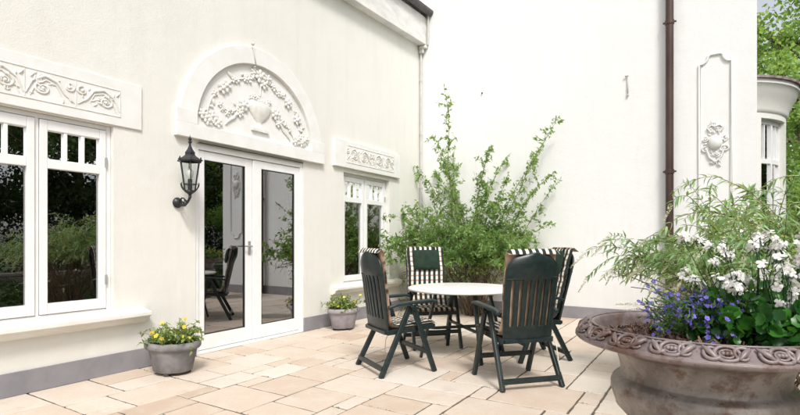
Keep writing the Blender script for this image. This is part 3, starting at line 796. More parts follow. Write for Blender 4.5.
# ------------------------------------------------------------------ chairs
def strip_mesh(name, mat, parent, path, halfw, th, nu=14, bulge=.012, fold=None, seed=1, wfun=None, tuft=.14):
    """quilted pad swept along a path of (y, z) points; u across, v along, uv in metres"""
    rr = random.Random(seed)
    pts = [Vector((0, y, z)) for y, z in path]
    # resample
    seg_ = [(pts[i+1]-pts[i]).length for i in range(len(pts)-1)]; L = sum(seg_); n = int(L/.022)
    P = []
    for k in range(n+1):
        s = L*k/n; i = 0
        while i < len(seg_)-1 and s > seg_[i]: s -= seg_[i]; i += 1
        P.append(pts[i].lerp(pts[i+1], min(1, s/seg_[i])))
    vs, fs, uvs = [], [], []
    for side in (1, -1):
        for k, p_ in enumerate(P):
            d = (P[min(k+1, n)]-P[max(k-1, 0)]).normalized(); nrm = Vector((0, -d.z, d.y))
            v = L*k/n; hw_ = halfw*(wfun(v/L) if wfun else 1)
            for j in range(nu+1):
                u = -1+2*j/nu; e = (1-abs(u)**6)*(1-abs(2*k/n-1)**14)
                pf = .55+.45*abs(math.sin(PI*v/tuft))**.6
                off = side*(th/2*max(e, .0)**.5*pf)+rr.gauss(0, .0006)
                wob = .004*math.sin(v*17+seed)
                vs.append((u*hw_+wob, p_.y+nrm.y*off, p_.z+nrm.z*off)); uvs.append((u*hw_+halfw, v) if side < 0 else (.055, .008))
    m = nu+1; o_ = (n+1)*m
    for k in range(n):
        for j in range(nu):
            a = k*m+j; fs.append((a, a+1, a+1+m, a+m)); fs.append((a+o_, a+m+o_, a+1+m+o_, a+1+o_))
    for k in range(n):
        for j in (0, nu):
            a = k*m+j; fs.append((a, a+m, a+m+o_, a+o_))
    for j in range(nu):
        for k in (0, n):
            a = k*m+j; fs.append((a, a+1, a+1+o_, a+o_))
    me = bpy.data.meshes.new(name); me.from_pydata(vs, [], fs)
    uvl = me.uv_layers.new(name='UVMap')
    for lp in me.loops: uvl.data[lp.index].uv = uvs[lp.vertex_index]
    me.materials.append(mat); me.polygons.foreach_set('use_smooth', [True]*len(me.polygons)); me.update()
    o = bpy.data.objects.new(name, me); COL.objects.link(o); o.parent = parent; return o

def chair(loc, rz, lean, label, pillow=False, cushion_top=1.13, seed=1, tie=None):
    t = empty('garden_chair', loc, rz)
    tag(t, label, 'chair', 'dark green folding garden chairs round the white table')
    G_ = M['plastic']; W = .272
    for s in (-1, 1):
        l = MB(); l.bar((s*W, .045, .625), (s*W, .275, .0), .030, .052, up=(0, 1, .2), w2=.034, h2=.046); l.build('leg', G_, t, bevel=.007)
        l = MB(); l.bar((s*(W+.022*0-.034*s*s), .045, .625) if False else (s*(W-.033), .035, .615), (s*(W-.0), -.275, .0), .030, .050, up=(0, -1, .2), w2=.034, h2=.046); l.build('leg', G_, t, bevel=.007)
        a = MB(); pth = [(-.20, .615), (-.12, .640), (0, .650), (.14, .655), (.24, .660), (.285, .650), (.30, .632)]
        hw_ = [.018, .026, .029, .030, .031, .029, .022]
        vs = []; fs = []
        for (y, z), w_ in zip(pth, hw_):
            for (i, j) in ((-1, -1), (-1, .3), (-.7, 1), (.7, 1), (1, .3), (1, -1)): vs.append((s*W+i*w_, y, z+j*.014))
        for k in range(len(pth)-1):
            for q in range(6): p0 = k*6+q; p1 = k*6+(q+1) % 6; fs.append((p0, p1, p1+6, p0+6))
        fs += [tuple(range(6)), tuple(range(len(vs)-1, len(vs)-7, -1))]
        a.add(vs, fs); a.build('armrest', G_, t, bevel=.004, smooth=True, auto=50)
        kb = MB(); kb.tube([(s*(W+.012), .045, .60), (s*(W+.028), .045, .60)], .018, 12); kb.build('pivot_knob', G_, t, smooth=True, auto=50)
    b = MB(); b.bar((-W, .21, .185), (W, .21, .185), .030, .042); b.build('front_stretcher', G_, t, bevel=.005)
    b = MB(); b.bar((-W, -.255, .075), (W, -.255, .075), .028, .044); b.build('rear_stretcher', G_, t, bevel=.005)
    # seat
    b = MB()
    for s in (-1, 1): b.bar((s*.225, -.19, .385), (s*.225, .29, .415), .028, .045)
    b.bar((-.235, .285, .412), (.235, .285, .412), .04, .045); b.bar((-.235, -.18, .385), (.235, -.18, .385), .035, .04)
    for k in range(6): x = -.17+.068*k; b.bar((x, -.17, .395), (x, .275, .424), .045, .012)
    b.build('seat', G_, t, bevel=.004)
    # backrest shell
    zb0, zt0 = .375, 1.105; H = zt0-zb0; tl = math.tan(lean)
    gaps = []; x = -.23+.045
    cols = [-.23, -.215, -.2, -.185]
    gi = []
    for k in range(6):
        gi.append(len(cols)-1); x += .026; cols.append(x)
        if k < 5: x += .0428; cols.append(x)
    cols += [.2, .215, .23]
    cols = sorted(cols)
    rows = [0, .02, .05, .09, .13]+[.13+.39*i/10 for i in range(1, 11)]+[.52+(H-.52)*i/14 for i in range(1, 15)]
    vs = []
    for v in rows:
        for u in cols:
            q = u/.23; tv = max(0, (v-(H-.16))/.16)
            wf = math.sqrt(max(.0, 1-tv**2.4*.93)) if tv > 0 else 1
            wf *= (.93+.07*min(1, v/.4))
            yy = -.175-v*tl - .02*(v/H)**2 - .03*(1-q*q)*(.5+.5*min(1, v/.5))
            if v > .5: yy -= .02*math.sin(PI*(v-.5)/(H-.5))*(1-q*q)
            vs.append((u*wf, yy, zb0+v))
    m = len(cols); fs = []
    for i in range(len(rows)-1):
        for j in range(m-1):
            if 4 <= i < 14 and j in gi: continue
            a = i*m+j; fs.append((a, a+1, a+1+m, a+m))
    sh = MB(); sh.add(vs, fs); so = sh.build('backrest', G_, t, smooth=True, auto=45)
    md = so.modifiers.new('solid', 'SOLIDIFY'); md.thickness = .016; md.offset = 0
    bv = so.modifiers.new('bevel', 'BEVEL'); bv.width = .004; bv.segments = 2; bv.limit_method = 'ANGLE'; bv.angle_limit = R(50)
    # rim and lower rail of the shell
    rim = MB(); rl = []
    ii = [i*m for i in range(len(rows))]; jj = [i*m+m-1 for i in range(len(rows)-1, -1, -1)]
    topr = [(len(rows)-1)*m+j for j in range(1, m-1)]
    for q in ii+topr+jj: rl.append(vs[q])
    rim.tube(rl, .011, 8); rim.bar((-.22, -.20, .385), (.22, -.20, .385), .03, .03); rim.build('back_frame', G_, t, smooth=True, auto=50)
    # cushion over seat and back, folded over the top
    yb = lambda z: -.145-(z-zb0)*tl
    path = [(.325, .435), (.29, .452), (.1, .44), (-.07, .43), (-.13, .445), (yb(.52)+.005, .52), (yb(.8), .8), (yb(1.0), 1.0), (yb(cushion_top)-.004, cushion_top-.012), (yb(cushion_top)-.03, cushion_top), (yb(cushion_top)-.07, cushion_top-.03)]
    strip_mesh('cushion', M['cushion'], t, path, .232, .045, seed=seed)
    if not pillow or True:
        st = MB(); zz = .905; yy = yb(zz)-.095
        st.tube([(-.232, yb(zz)-.03, zz-.002), (-.225, yy+.04, zz-.008), (-.1, yy+.018, zz-.004), (0, yy+.012, zz+.002), (.1, yy+.018, zz+.004), (.225, yy+.04, zz+.006), (.235, yb(zz)-.03, zz+.008)], .006, 6, flat=(1, .35, 1.2))
        st.build('cushion_strap', M['pillow'], t, smooth=True)
    if pillow:
        rr = random.Random(seed); zc_ = .985; hh, ww = .12, .165
        vs = []; fs = []; nu, nv = 16, 12
        for side in (1, -1):
            for i in range(nv+1):
                for j in range(nu+1):
                    u = -1+2*j/nu; v = -1+2*i/nv
                    bul = (max(0, 1-abs(u)**3.2)*max(0, 1-abs(v)**3.2))**.5
                    z = zc_+v*hh*(1-.04*u*u); yy = yb(z)+.03+.004*math.sin(u*9+v*4)*bul
                    vs.append((u*ww*(1-.05*v*v), yy+.012+side*.036*bul+.002*rr.gauss(0, 1)*bul, z))
        m_ = nu+1; o_ = (nv+1)*m_
        for i in range(nv):
            for j in range(nu):
                a = i*m_+j; fs.append((a, a+1, a+1+m_, a+m_)); fs.append((a+o_, a+m_+o_, a+1+m_+o_, a+1+o_))
        pm = MB(); pm.add(vs, fs); po = pm.build('head_pillow', M['pillow'], t, smooth=True)
        for s in (-1, 1):
            st = MB(); st.bar((s*.11, yb(1.1)+.045, 1.09), (s*.11, yb(1.14)+.02, cushion_top+.012), .02, .004, up=(0, 1, .1)); st.bar((s*.11, yb(1.14)+.02, cushion_top+.012), (s*.11, yb(1.14)-.075, cushion_top-.0), .02, .004)
            st.build('pillow_strap', M['pillow'], po)
    if tie:
        tm = MB(); tm.tube([Vector(p) for p in tie], .004, 6); tm.build('cushion_tie', M['cord'], t, smooth=True)
    return t
chair((-2.525, 3.93, 0), R(-31), R(6), 'green garden chair left of the table, seen from behind its tall slatted back', seed=1,
      tie=[(-.16, .05, .42), (-.15, .02, .33), (-.17, -.02, .24), (-.14, -.04, .16), (-.16, -.03, .12)])
chair((-2.74, 5.05, 0), R(-135.4), R(10), 'green garden chair facing the camera with striped cushion and dark green head pillow', pillow=True, seed=2)
chair((-1.405, 4.13, 0), R(47.8), R(7), 'nearest green garden chair right of the table, its slatted back turned to the camera', seed=3,
      tie=[(.245, -.17, .43), (.262, -.2, .34), (.262, -.235, .2), (.27, -.25, .12)])
chair((-1.56, 5.11, 0), R(133.8), R(13), 'green garden chair furthest right, half hidden behind the nearest chair', pillow=True, seed=4)

# ------------------------------------------------------------------ stone pots with pansies
def pot(loc, rz, label, mat, ell, prof, seed, lab2, nfl):
    t = empty('plant_pot', loc, rz); tag(t, label, 'plant pot', 'grey stone pots of yellow flowers by the doors')
    p_ = MB(); rf_ = (lambda a, z, r: 1+.01*math.cos(a*16)*(1 if z < .2 else 0))
    p_.lathe(prof, 64, None, ell, rf_); p_.build('bowl', mat, t, smooth=True, auto=45)
    s_ = MB(); s_.lathe([(0, prof[-2][1]-.035), (.1, prof[-2][1]-.03), (.205, prof[-2][1]-.04)], 32, None, ell); s_.build('soil', M['soil'], t, smooth=True)
    for a in (40, 160, 280):
        f_ = MB(); f_.box(-.03, .03, -.022, .022, 0, .026, Matrix.Translation((.13*ell[0]*math.cos(R(a)), .13*ell[1]*math.sin(R(a)), 0)) @ Matrix.Rotation(R(a), 4, 'Z')); f_.build('foot', M['rubber'], t, bevel=.004)
    rr = random.Random(seed)
    zt = prof[-2][1]-.03
    pl_ = empty('pansy_plant', (loc[0], loc[1], zt)); tag(pl_, lab2, 'flowers')
    st = MB(); lv = []; fl = []
    for k in range(130):
        a = rr.random()*6.28; q = rr.random()**.5*.17; x, y = q*math.cos(a)*ell[0], q*math.sin(a)*ell[1]
        x, y = x*math.cos(rz)-y*math.sin(rz), x*math.sin(rz)+y*math.cos(rz)
        big = .07+.11*rr.random()*(1.2 if (nfl > 12 or x < 0) else .5)
        d = Vector((x*1.3, y*1.3, .5)); pts = grow(rr, (x, y, 0), d, big*1.25, 5, .22, .35)
        st.tube(pts, .0016, 4)
        for i in range(13):
            p0, dd = at(pts, rr.uniform(.1, 1)); lv.append((p0, dd*.5+rv(rr, .7), Vector((0, 0, 1))+rv(rr, .4), rr.uniform(.022, .050)))
        if k < nfl:
            p0, dd = at(pts, 1); d3 = Vector((.5, -.6, .5))+rv(rr, .35)
            e1 = d3.cross(Vector((0, 0, 1))).normalized(); fl.append((p0+Vector((0, 0, .012)), e1, d3, rr.uniform(.028, .045)))
    scatter('leaves', T_leaf(.5, .2, .15), lv, M['leaf_pot'], pl_); st.build('stems', M['leaf_pot'], pl_)
    blooms('bloom', T_flower(5, .62, .05), fl, M['fl_yellow'], pl_)
    return t
prof1 = [(0, .025), (.165, .025), (.175, .032), (.215, .20), (.222, .225), (.245, .235), (.255, .25), (.255, .275), (.245, .292), (.225, .296), (.215, .285), (.205, .2)]
pot((-4.16, 2.70, 0), R(20), 'round grey stone pot on the paving left of the glazed doors', M['pot'], (1, .82), prof1, 3, 'clump of small yellow pansies in the pot left of the doors', 15)
pot((-4.25, 5.30, 0), R(75), 'mauve grey stone pot under the small window right of the doors', M['pot2'], (.95, .72), prof1, 9, 'yellow pansies and trailing grey leaves in the pot under the small window', 13)

# ------------------------------------------------------------------ cast iron urns
def urn(loc, label):
    t = empty('garden_urn', loc); tag(t, label, 'urn', 'large cast iron urns with a chained rim')
    prof = [(0, 0), (.27, 0), (.275, .02), (.26, .04), (.20, .07), (.13, .12), (.10, .19), (.10, .24), (.125, .265), (.125, .285), (.115, .30), (.13, .345), (.165, .385),
            (.215, .425), (.275, .468), (.312, .505), (.325, .522), (.327, .530), (.333, .545), (.342, .575), (.3415, .600), (.333, .619), (.320, .630), (.307, .639), (.302, .652), (.304, .675), (.310, .700), (.318, .722), (.332, .744), (.38, .765), (.425, .779)]
    fine = []
    for i in range(len(prof)-1):
        for k in range(3):
            f_ = k/3; fine.append((prof[i][0]+(prof[i+1][0]-prof[i][0])*f_, prof[i][1]+(prof[i+1][1]-prof[i][1])*f_))
    fine.append(prof[-1])
    def rf_(a, z, r):
        if .30 < z < .522: k = max(0, math.sin(PI*(z-.30)/.222))**.5; return 1+.05*k*abs(math.sin(a*14))
        return 1
    b = MB(); b.lathe(fine, 168, None, (1, 1), rf_); b.build('body', M['urn'], t, smooth=True, auto=60)
    rm_ = MB(); rm_.lathe([(.417, .785), (.421, .771), (.455, .781), (.480, .788), (.488, .797), (.487, .805), (.478, .812), (.470, .815), (.432, .845), (.424, .852), (.412, .853), (.404, .846), (.400, .82), (.392, .795), (.30, .782)], 168)
    rim_ = rm_.build('rim', M['urnrim'], t, smooth=True, auto=50)
    # chain ornament laid on the sloping face of the rim: local (arc length, up the slope, outwards)
    A0 = Vector((.474, .812)); B0 = Vector((.434, .846)); sl = (B0-A0); Ls = sl.length*1.25; sl.normalize(); nr = Vector((sl.y, -sl.x))
    nr = Vector((-sl.y, sl.x)) if nr.x < 0 else nr
    mid = (A0+B0)/2
    def mp(s, v, d):
        q = mid+sl*v*Ls/2+nr*d; a = s/.455; return Vector((q.x*math.cos(a), q.x*math.sin(a), q.y))
    o_ = MB(); N = 18; UL = 2*PI*.455/N
    for k in range(N):
        s0 = k*UL
        ring = [mp(s0+.036*math.cos(2*PI*i/20), .92*math.sin(2*PI*i/20), .006) for i in range(21)]
        o_.tube(ring, .0068, 7)
        ring = [mp(s0+.021*math.cos(2*PI*i/14), .5*math.sin(2*PI*i/14), .004) for i in range(15)]
        o_.tube(ring, .005, 6)
        for i in range(3):
            o_.blob(mp(s0+(i-1)*.011, .0, .006), (.009, .009, .009), None, 7, 4)
        for c_, fl in ((.31, 1), (.69, -1)):
            s1 = s0+UL*c_
            cv = []; rr_ = []
            for i in range(17):
                a = PI*(.15+1.7*i/16)*fl
                cv.append(mp(s1-fl*.006+.027*math.cos(a)*(1-.35*i/16), .85*math.sin(a)*(1-.25*i/16), .006)); rr_.append(.0080-.0035*i/16)
            o_.tube(cv, rr_, 7)
            cv = [mp(s1-fl*.02+fl*.04*i/8, (-.75+1.5*i/8)*1, .008+.004*math.sin(PI*i/8)) for i in range(9)]
            o_.tube(cv, [.004+.006*math.sin(PI*i/8) for i in range(9)], 7)
    for v in (-1.12, 1.15):
        o_.tube([mp(2*PI*.455*i/120, v, .001) for i in range(121)], .0045, 6)
    o_.build('chain_ornament', M['urnrim'], rim_, smooth=True)
    # soil
    rr = random.Random(5); vs = [(0, 0, .80)]; fs = []; nr_, na = 16, 56
    for i in range(1, nr_+1):
        for j in range(na):
            q = .388*i/nr_; a = 2*PI*j/na; vs.append((q*math.cos(a), q*math.sin(a), .80-.017*(i/nr_)**3+rr.gauss(0, .004)))
    for j in range(na): fs.append((0, 1+j, 1+(j+1) % na))
    for i in range(nr_-1):
        for j in range(na): a = 1+i*na+j; b_ = 1+i*na+(j+1) % na; fs.append((a, b_, b_+na, a+na))
    so = MB(); so.add(vs, fs); so = so.build('soil', M['soil'], t, smooth=True)
    ch = []
    for k in range(2600):
        a = rr.random()*6.28; q = .37*rr.random()**.5
        ch.append(((q*math.cos(a), q*math.sin(a), .803-.017*(q/.39)**3+rr.random()*.012), rv(rr, 1)*1+Vector((0, 0, .1)), Vector((0, 0, 1))+rv(rr, .5), rr.uniform(.008, .03)))
    tag(scatter('bark_mulch', T_chip(), ch, M['chips'], so, smooth=False, tones=[rr.random()**2 for _ in ch]), kind='stuff')
    return t
UR = Vector((-.027, 2.381, 0))
urn(UR, 'big rusty cast iron urn with mauve chain patterned rim in the right foreground')

UR2 = Vector((-.05, 6.85, 0))
def copy_tree(o, parent=None):
    c_ = o.copy(); COL.objects.link(c_); c_.parent = parent
    for ch_ in [x for x in bpy.data.objects if x.parent == o]: copy_tree(ch_, c_)
    return c_
src = bpy.data.objects['garden_urn']; u2 = copy_tree(src); u2.location = UR2; u2.rotation_euler = (0, 0, .3)
u2['label'] = 'second iron urn standing behind the arching shrub, mostly hidden by leaves'

RV = Vector((.8466, .5322, 0)); FV = Vector((-.5322, .8466, 0))
def cam_pt(X, Z, z): return RV*X+FV*Z+Vector((0, 0, z))

# lobelia
rr = random.Random(31)
def lobelia(c0, rad, hgt, n, seed, label):
    rr = random.Random(seed); t = empty('lobelia_plant', c0); tag(t, label, 'flowers')
    st = MB(); lv = []; fl = []
    for k in range(n):
        a = rr.random()*6.28; q = rr.random()**.6*rad*.7; b0 = Vector((q*math.cos(a), q*math.sin(a), 0))
        pts = grow(rr, b0, Vector((b0.x*4, b0.y*4, .75)), hgt*rr.uniform(.55, 1.1), 6, .22, .3)
        st.tube(pts, .0012, 4)
        for i in range(16):
            p0, dd = at(pts, rr.random()); lv.append((p0, dd+rv(rr, .6), rv(rr, 1), rr.uniform(.015, .034)))
        for i in range(rr.choice((0, 0, 1, 2, 3, 4))):
            p0, dd = at(pts, rr.uniform(.72, 1)); d3 = rv(rr, .6)-FV*.7+Vector((0, 0, .5)); e1 = d3.cross(Vector((0, 0, 1))).normalized()
            fl.append((p0+rv(rr, .01), e1, d3, rr.uniform(.014, .023)))
    st.build('stems', M['leaf_lob'], t); scatter('leaves', T_leaf(.28, .2, .1), lv, M['leaf_lob'], t); scatter('blooms', T_flower(5, .6, .1), fl, M['fl_blue'], t)
lobelia(cam_pt(1.28, 2.06, .80), .165, .24, 210, 5, 'mound of small blue lobelia flowers in the left half of the big urn')
lobelia(cam_pt(1.40, 1.98, .80), .12, .20, 90, 6, 'smaller patch of blue lobelia under the white geraniums in the big urn')

# geranium
T_PET = (np.array([(0, 0, 0), (.3, -.2, .03), (.72, -.4, .0), (1, -.2, -.06), (1, .2, -.06), (.72, .4, .0), (.3, .2, .03), (.6, 0, .06)]),
         [(0, 1, 7), (1, 2, 7), (2, 3, 7), (3, 4, 7), (4, 5, 7), (5, 6, 7), (6, 0, 7)])
def geranium(c0, rad, hgt, nl, heads, seed, label):
    rr = random.Random(seed); t = empty('geranium_plant', c0); tag(t, label, 'flowers')
    st = MB(); lv = []; tn = []
    for k in range(nl):
        a = rr.random()*6.28; q = rr.random()**.5*rad; p1 = Vector((q*math.cos(a), q*math.sin(a), hgt*(.08+.72*rr.random()*(1-.45*(q/rad)**2))))
        p0 = Vector((p1.x*.35, p1.y*.35, 0)); st.tube([p0, p0.lerp(p1, .5)+Vector((0, 0, .03)), p1], .0016, 5)
        up = Vector((p1.x*1.8, p1.y*1.8, .2))-FV*.15+Vector((0, 0, .35))+rv(rr, .45)
        lv.append((p1, rv(rr, 1), up, rr.uniform(.026, .060))); tn.append(min(1, max(0, rr.gauss(.28, .3))))
    for (hx, hf, hz, nn) in heads:
        p1 = RV*hx+FV*hf+Vector((0, 0, hz)); p0 = Vector((p1.x*.5, p1.y*.5, hz*.35)); st.tube([p0, p0.lerp(p1, .6)+rv(rr, .008), p1], .0017, 5)
        pt = []
        for k in range(nn):
            d = (rv(rr, .7)-FV*.4+Vector((0, 0, .45))).normalized(); q = p1+d*rr.uniform(.010, .032); st.tube([p1, q], .0009, 4)
            e0 = d.cross(Vector((.3, .2, 1))).normalized(); e2 = d.cross(e0); fz = rr.uniform(.012, .020)
            for m_ in range(5):
                if m_ and rr.random() < .12: continue
                a = 2*PI*m_/5+rr.gauss(0, .18); x_ = e0*math.cos(a)+e2*math.sin(a)+d*rr.uniform(-.15, .45)
                pt.append((q, x_, d+rv(rr, .2), fz*rr.uniform(.75, 1.2)))
        scatter('flower_head', T_PET, pt, M['fl_white'], t)
        bd = []
        for k in range(rr.randint(2, 5)):
            d = (rv(rr, .6)+Vector((0, 0, -.2))).normalized(); b0 = p1+d*.012; st.tube([p1, b0, b0+Vector((d.x*.02, d.y*.02, -.018))], [.0009, .001, .0025], 4)
    st.build('stems', M['leaf_ger'], t, smooth=True)
    scatter('leaves', T_round(8, .2, .14), lv, M['leaf_ger'], t, smooth=True, tones=tn)
rh = random.Random(40)
heads1 = [(rh.uniform(-.24, .16), rh.uniform(-.13, .18), rh.uniform(.20, .43), rh.choice((6, 7, 8))) for _ in range(38)]
heads2 = [(rh.uniform(-.1, .14), rh.uniform(-.08, .08), rh.uniform(.17, .40), rh.choice((6, 7))) for _ in range(14)]
geranium(cam_pt(1.43, 1.97, .79), .25, .30, 430, heads1, 14, 'white geraniums with round green leaves on the right side of the big urn')
geranium(cam_pt(1.47, 1.82, .79), .17, .22, 260, heads2, 15, 'white geranium at the far right front rim of the big urn')
# a fallen pale leaf and trailing stems on the soil
fl_ = [((UR.x-.06+.02*k, UR.y-.24+.03*k, .80), rv(rr, 1)*.5+Vector((.3, .3, .9)), -FV, .055) for k in range(1)]
tag(scatter('dry_leaf', T_leaf(.4, .3, .3), fl_, M['leaf_pale'], None, tones=[.95]), 'pale leaf standing up from the soil in front of the blue lobelia', 'leaf')

# yellow-flowered plant in the second urn
rr = random.Random(77); t = empty('yellow_flowers', UR2+Vector((0, 0, .80))); tag(t, 'bushy yellow flowered plant in the second urn behind the shrub', 'flowers')
lv = []; fl = []; st = MB()
for k in range(150):
    a = rr.random()*6.28; q = rr.random()**.5*.33; b0 = Vector((q*math.cos(a), q*math.sin(a), 0)); pts = grow(rr, b0, Vector((b0.x*2, b0.y*2, .8)), rr.uniform(.15, .38), 5, .2, .3); st.tube(pts, .003, 4)
    for i in range(14):
        p0, dd = at(pts, rr.uniform(.1, 1)); lv.append((p0, dd+rv(rr, .7), rv(rr, 1), rr.uniform(.03, .06)))
    for i in range(2):
        p0, dd = at(pts, rr.uniform(.5, 1)); d3 = rv(rr, .6)-FV*.6+Vector((0, 0, .4)); fl.append((p0, d3.cross(Vector((0, 0, 1))), d3, rr.uniform(.025, .045)))
st.build('stems', M['leaf_lob'], t); scatter('leaves', T_leaf(.45, .2, .1), lv, M['leaf_lob'], t); scatter('blooms', T_flower(5, .6, .1), fl, M['fl_yellow'], t)

# ------------------------------------------------------------------ arching buddleja behind the urn
def budd(base, seed, n, lmin, lmax, label, spread=1.0, mat='leaf_budd', ls=(.07, .15), name='buddleja_shrub', panicles=True, bias=(0, 0, 0), dens=1.0, droop=.55, lowz=.88):
    rr = random.Random(seed); t = empty(name, base); tag(t, label, 'shrub')
    st = MB(); lv = []; tn = []; pn = []
    for k in range(n):
        a = 2*PI*k/n+rr.uniform(-.3, .3); el_ = rr.uniform(.25, 1.0)*spread
        d = Vector((math.cos(a)*el_, math.sin(a)*el_, 1.0))+Vector(bias)
        L = rr.uniform(lmin, lmax)
        main = grow(rr, (.05*math.cos(a), .05*math.sin(a), 0), d, L, 12, .07, droop)
        cut = next((i for i in range(5, 13) if main[i].z < lowz and main[i].z < main[i-1].z), 13)
        if cut < 7: continue
        main = main[:cut]
        st.tube(main, [.008-.0055*i/12 for i in range(len(main))], 6)
        shoots = [main]
        for j in range(int(7*dens)):
            p0, dd = at(main, rr.uniform(.3, .95)); sd = (dd*.7+rv(rr, .5)+Vector((0, 0, .15))).normalized()
            s_ = grow(rr, p0, sd, L*rr.uniform(.16, .38), 7, .1, droop*1.1)
            if min(q.z for q in s_) < lowz-.04: continue
            st.tube(s_, [.003-.0018*i/7 for i in range(8)], 5); shoots.append(s_)
        for s_i, s_ in enumerate(shoots):
            Ls_ = sum((s_[i+1]-s_[i]).length for i in range(len(s_)-1)); m_ = int(Ls_/.038)
            for i in range(m_):
                tt = (i+.5)/m_
                if s_i == 0 and tt < .35: continue
                p0, dd = at(s_, tt); ax = dd.cross(Vector((0, 0, 1)))
                if ax.length < .1: ax = Vector((1, 0, 0))
                ax.normalize(); ax = (Matrix.Rotation(rr.uniform(0, PI), 3, dd) @ ax)
                for sg in (1, -1):
                    if p0.z+base[2] < .86 or rr.random() < .08: continue
                    ld = ax*sg*.8+dd*.7+Vector((0, 0, -.25))+rv(rr, .2)
                    lv.append((p0, ld, Vector((0, 0, 1))+rv(rr, .35), rr.uniform(*ls)*(1-.35*tt))); tn.append(min(1, max(0, rr.gauss(.42, .28))))
            if panicles and rr.random() < .45:
                p0, dd = at(s_, 1); dn = (dd+Vector((0, 0, -.3))).normalized()
                for i in range(130):
                    q = rr.random(); pn.append((p0+dn*q*.17+rv(rr, 1).normalized()*.016*(1-q*.85), rv(rr, 1), rv(rr, 1), .008))
    st.build('stems', M['wood'], t, smooth=True); scatter('leaves', T_leaf(.22, .3, .22, True), lv, M[mat], t, tones=tn)
    if pn: scatter('flower_spikes', T_flower(4, .7, .1), pn, M['fl_cream'], t)
    return t
budd(cam_pt(2.56, 3.45, 0), 3, 56, 1.3, 1.85, 'loose arching shrub with long narrow leaves and pale flower spikes behind the big urn', .55, droop=.34, ls=(.06, .13), dens=2.4, bias=tuple(-RV*.02))
budd(cam_pt(2.82, 3.2, 0), 8, 50, 1.25, 1.85, 'pale leaved arching shrub at the right edge behind the white geraniums', .5, 'leaf_pale', (.06, .12), 'pale_shrub', False, droop=.34, dens=2.2)
budd(cam_pt(2.75, 4.0, 0), 12, 44, 1.05, 1.6, 'low grey green shrub between the two iron urns', .62, 'leaf_pale', (.06, .12), 'low_shrub', True, droop=.36, dens=1.9)
# ------------------------------------------------------------------ bush in the corner
def corner_bush(base, seed):
    rr = random.Random(seed); t = empty('climbing_bush', base); tag(t, 'tall loose green bush growing in the corner against the white wall, behind the table', 'bush')
    st = MB(); lv = []; tn = []
    B_ = Vector(base)
    def put(p0, dd, s):
        w_ = B_+p0
        if w_.x < XW+.03 or w_.y > YW-.03: return
        if w_.z < .86 and rr.random() < .93: return
        lv.append((p0, dd*.4+rv(rr, .8), Vector((0, 0, .8))+rv(rr, .6), s)); tn.append(min(1, max(0, rr.gauss(.45, .28))))
    def clampp(pts): return [Vector((min(max(p.x, XW+.05-B_.x), 9), min(p.y, YW-.05-B_.y), p.z)) for p in pts]
    # tall sprays: (direction x, z reach, length, leaf density)
    sprays = [(-.0, 3.5, .1), (-.06, 2.8, .15), (.33, 3.25, .1), (.16, 2.5, .1), (.12, 2.4, 0), (-.42, 2.9, .1), (-.34, 2.5, .0), (-.62, 2.3, -.1), (-.22, 2.6, 0), (.02, 2.5, 0), (-.62, 2.0, -.1), (.02, 2.3, 0), (.1, 2.1, 0), (-.45, 1.9, -.2), (-.12, 3.0, 0), (-.5, 2.6, .05), (.30, 2.6, .08), (-.34, 2.9, .05), (.08, 2.7, .1), (-.14, 2.6, 0), (.0, 2.2, -.1), (.14, 2.3, -.05), (-.2, 2.3, -.1)]
    for (dx_, L, dy_) in sprays:
        pts = clampp(grow(rr, (rr.gauss(0, .08), rr.gauss(0, .06), 0), Vector((dx_, dy_*.3-.02, 1)), L*1.06, 14, .07, .06))
        st.tube(pts, [.010-.008*i/14 for i in range(15)], 6)
        for j in range(int(18*L/2.5)):
            tt = rr.uniform(.22, .99); p0, dd = at(pts, tt); Lb = rr.uniform(.10, .34)*(1.15-.55*tt)
            b_ = clampp(grow(rr, p0, dd*.6+rv(rr, .6), Lb, 5, .2, .1)); st.tube(b_, .0025, 4)
            for i in range(int(Lb/.012)):
                p1, d1 = at(b_, rr.random()); put(p1+rv(rr, .012), d1, rr.uniform(.04, .08))
        for i in range(int(60*L)):
            p1, d1 = at(pts, rr.uniform(.2, 1)); put(p1+rv(rr, .018), d1, rr.uniform(.035, .07))
    # dense lower crown
    for k in range(50):
        a = rr.uniform(-PI, PI); pts = clampp(grow(rr, (rr.gauss(0, .1), rr.gauss(0, .08), 0), Vector((math.cos(a)*.44-.08, math.sin(a)*.32-.1, 1)), rr.uniform(1.15, 2.15), 10, .12, .25))
        st.tube(pts, [.0065-.005*i/10 for i in range(11)], 5)
        for j in range(18):
            p0, dd = at(pts, rr.uniform(.45, 1)); Lb = rr.uniform(.14, .42); b_ = clampp(grow(rr, p0, dd*.5+rv(rr, .6), Lb, 5, .2, .25)); st.tube(b_, .0025, 4)
            for i in range(int(Lb/.009)):
                p1, d1 = at(b_, rr.random()); put(p1+rv(rr, .025), d1, rr.uniform(.045, .085))
    # arm reaching left along the wing's wall
    for L, z0_ in ((1.15, 1.35), (.9, 1.6), (.8, 1.15)):
        pts = clampp(grow(rr, (-.3, -.1, z0_), Vector((-1, -.35, .1)), L, 9, .12, .1)); st.tube(pts, .004, 5)
        for j in range(12):
            p0, dd = at(pts, rr.uniform(.1, 1)); b_ = clampp(grow(rr, p0, dd*.5+rv(rr, .6), .18, 4, .2, .3)); st.tube(b_, .002, 4)
            for i in range(9):
                p1, d1 = at(b_, rr.random()); put(p1, d1, rr.uniform(.03, .05))
    st.build('stems', M['wood'], t, smooth=True); scatter('leaves', T_leaf(.42, .2, .15), lv, M['leaf_bush'], t, tones=tn)
corner_bush((-3.22, 7.45, 0), 5)

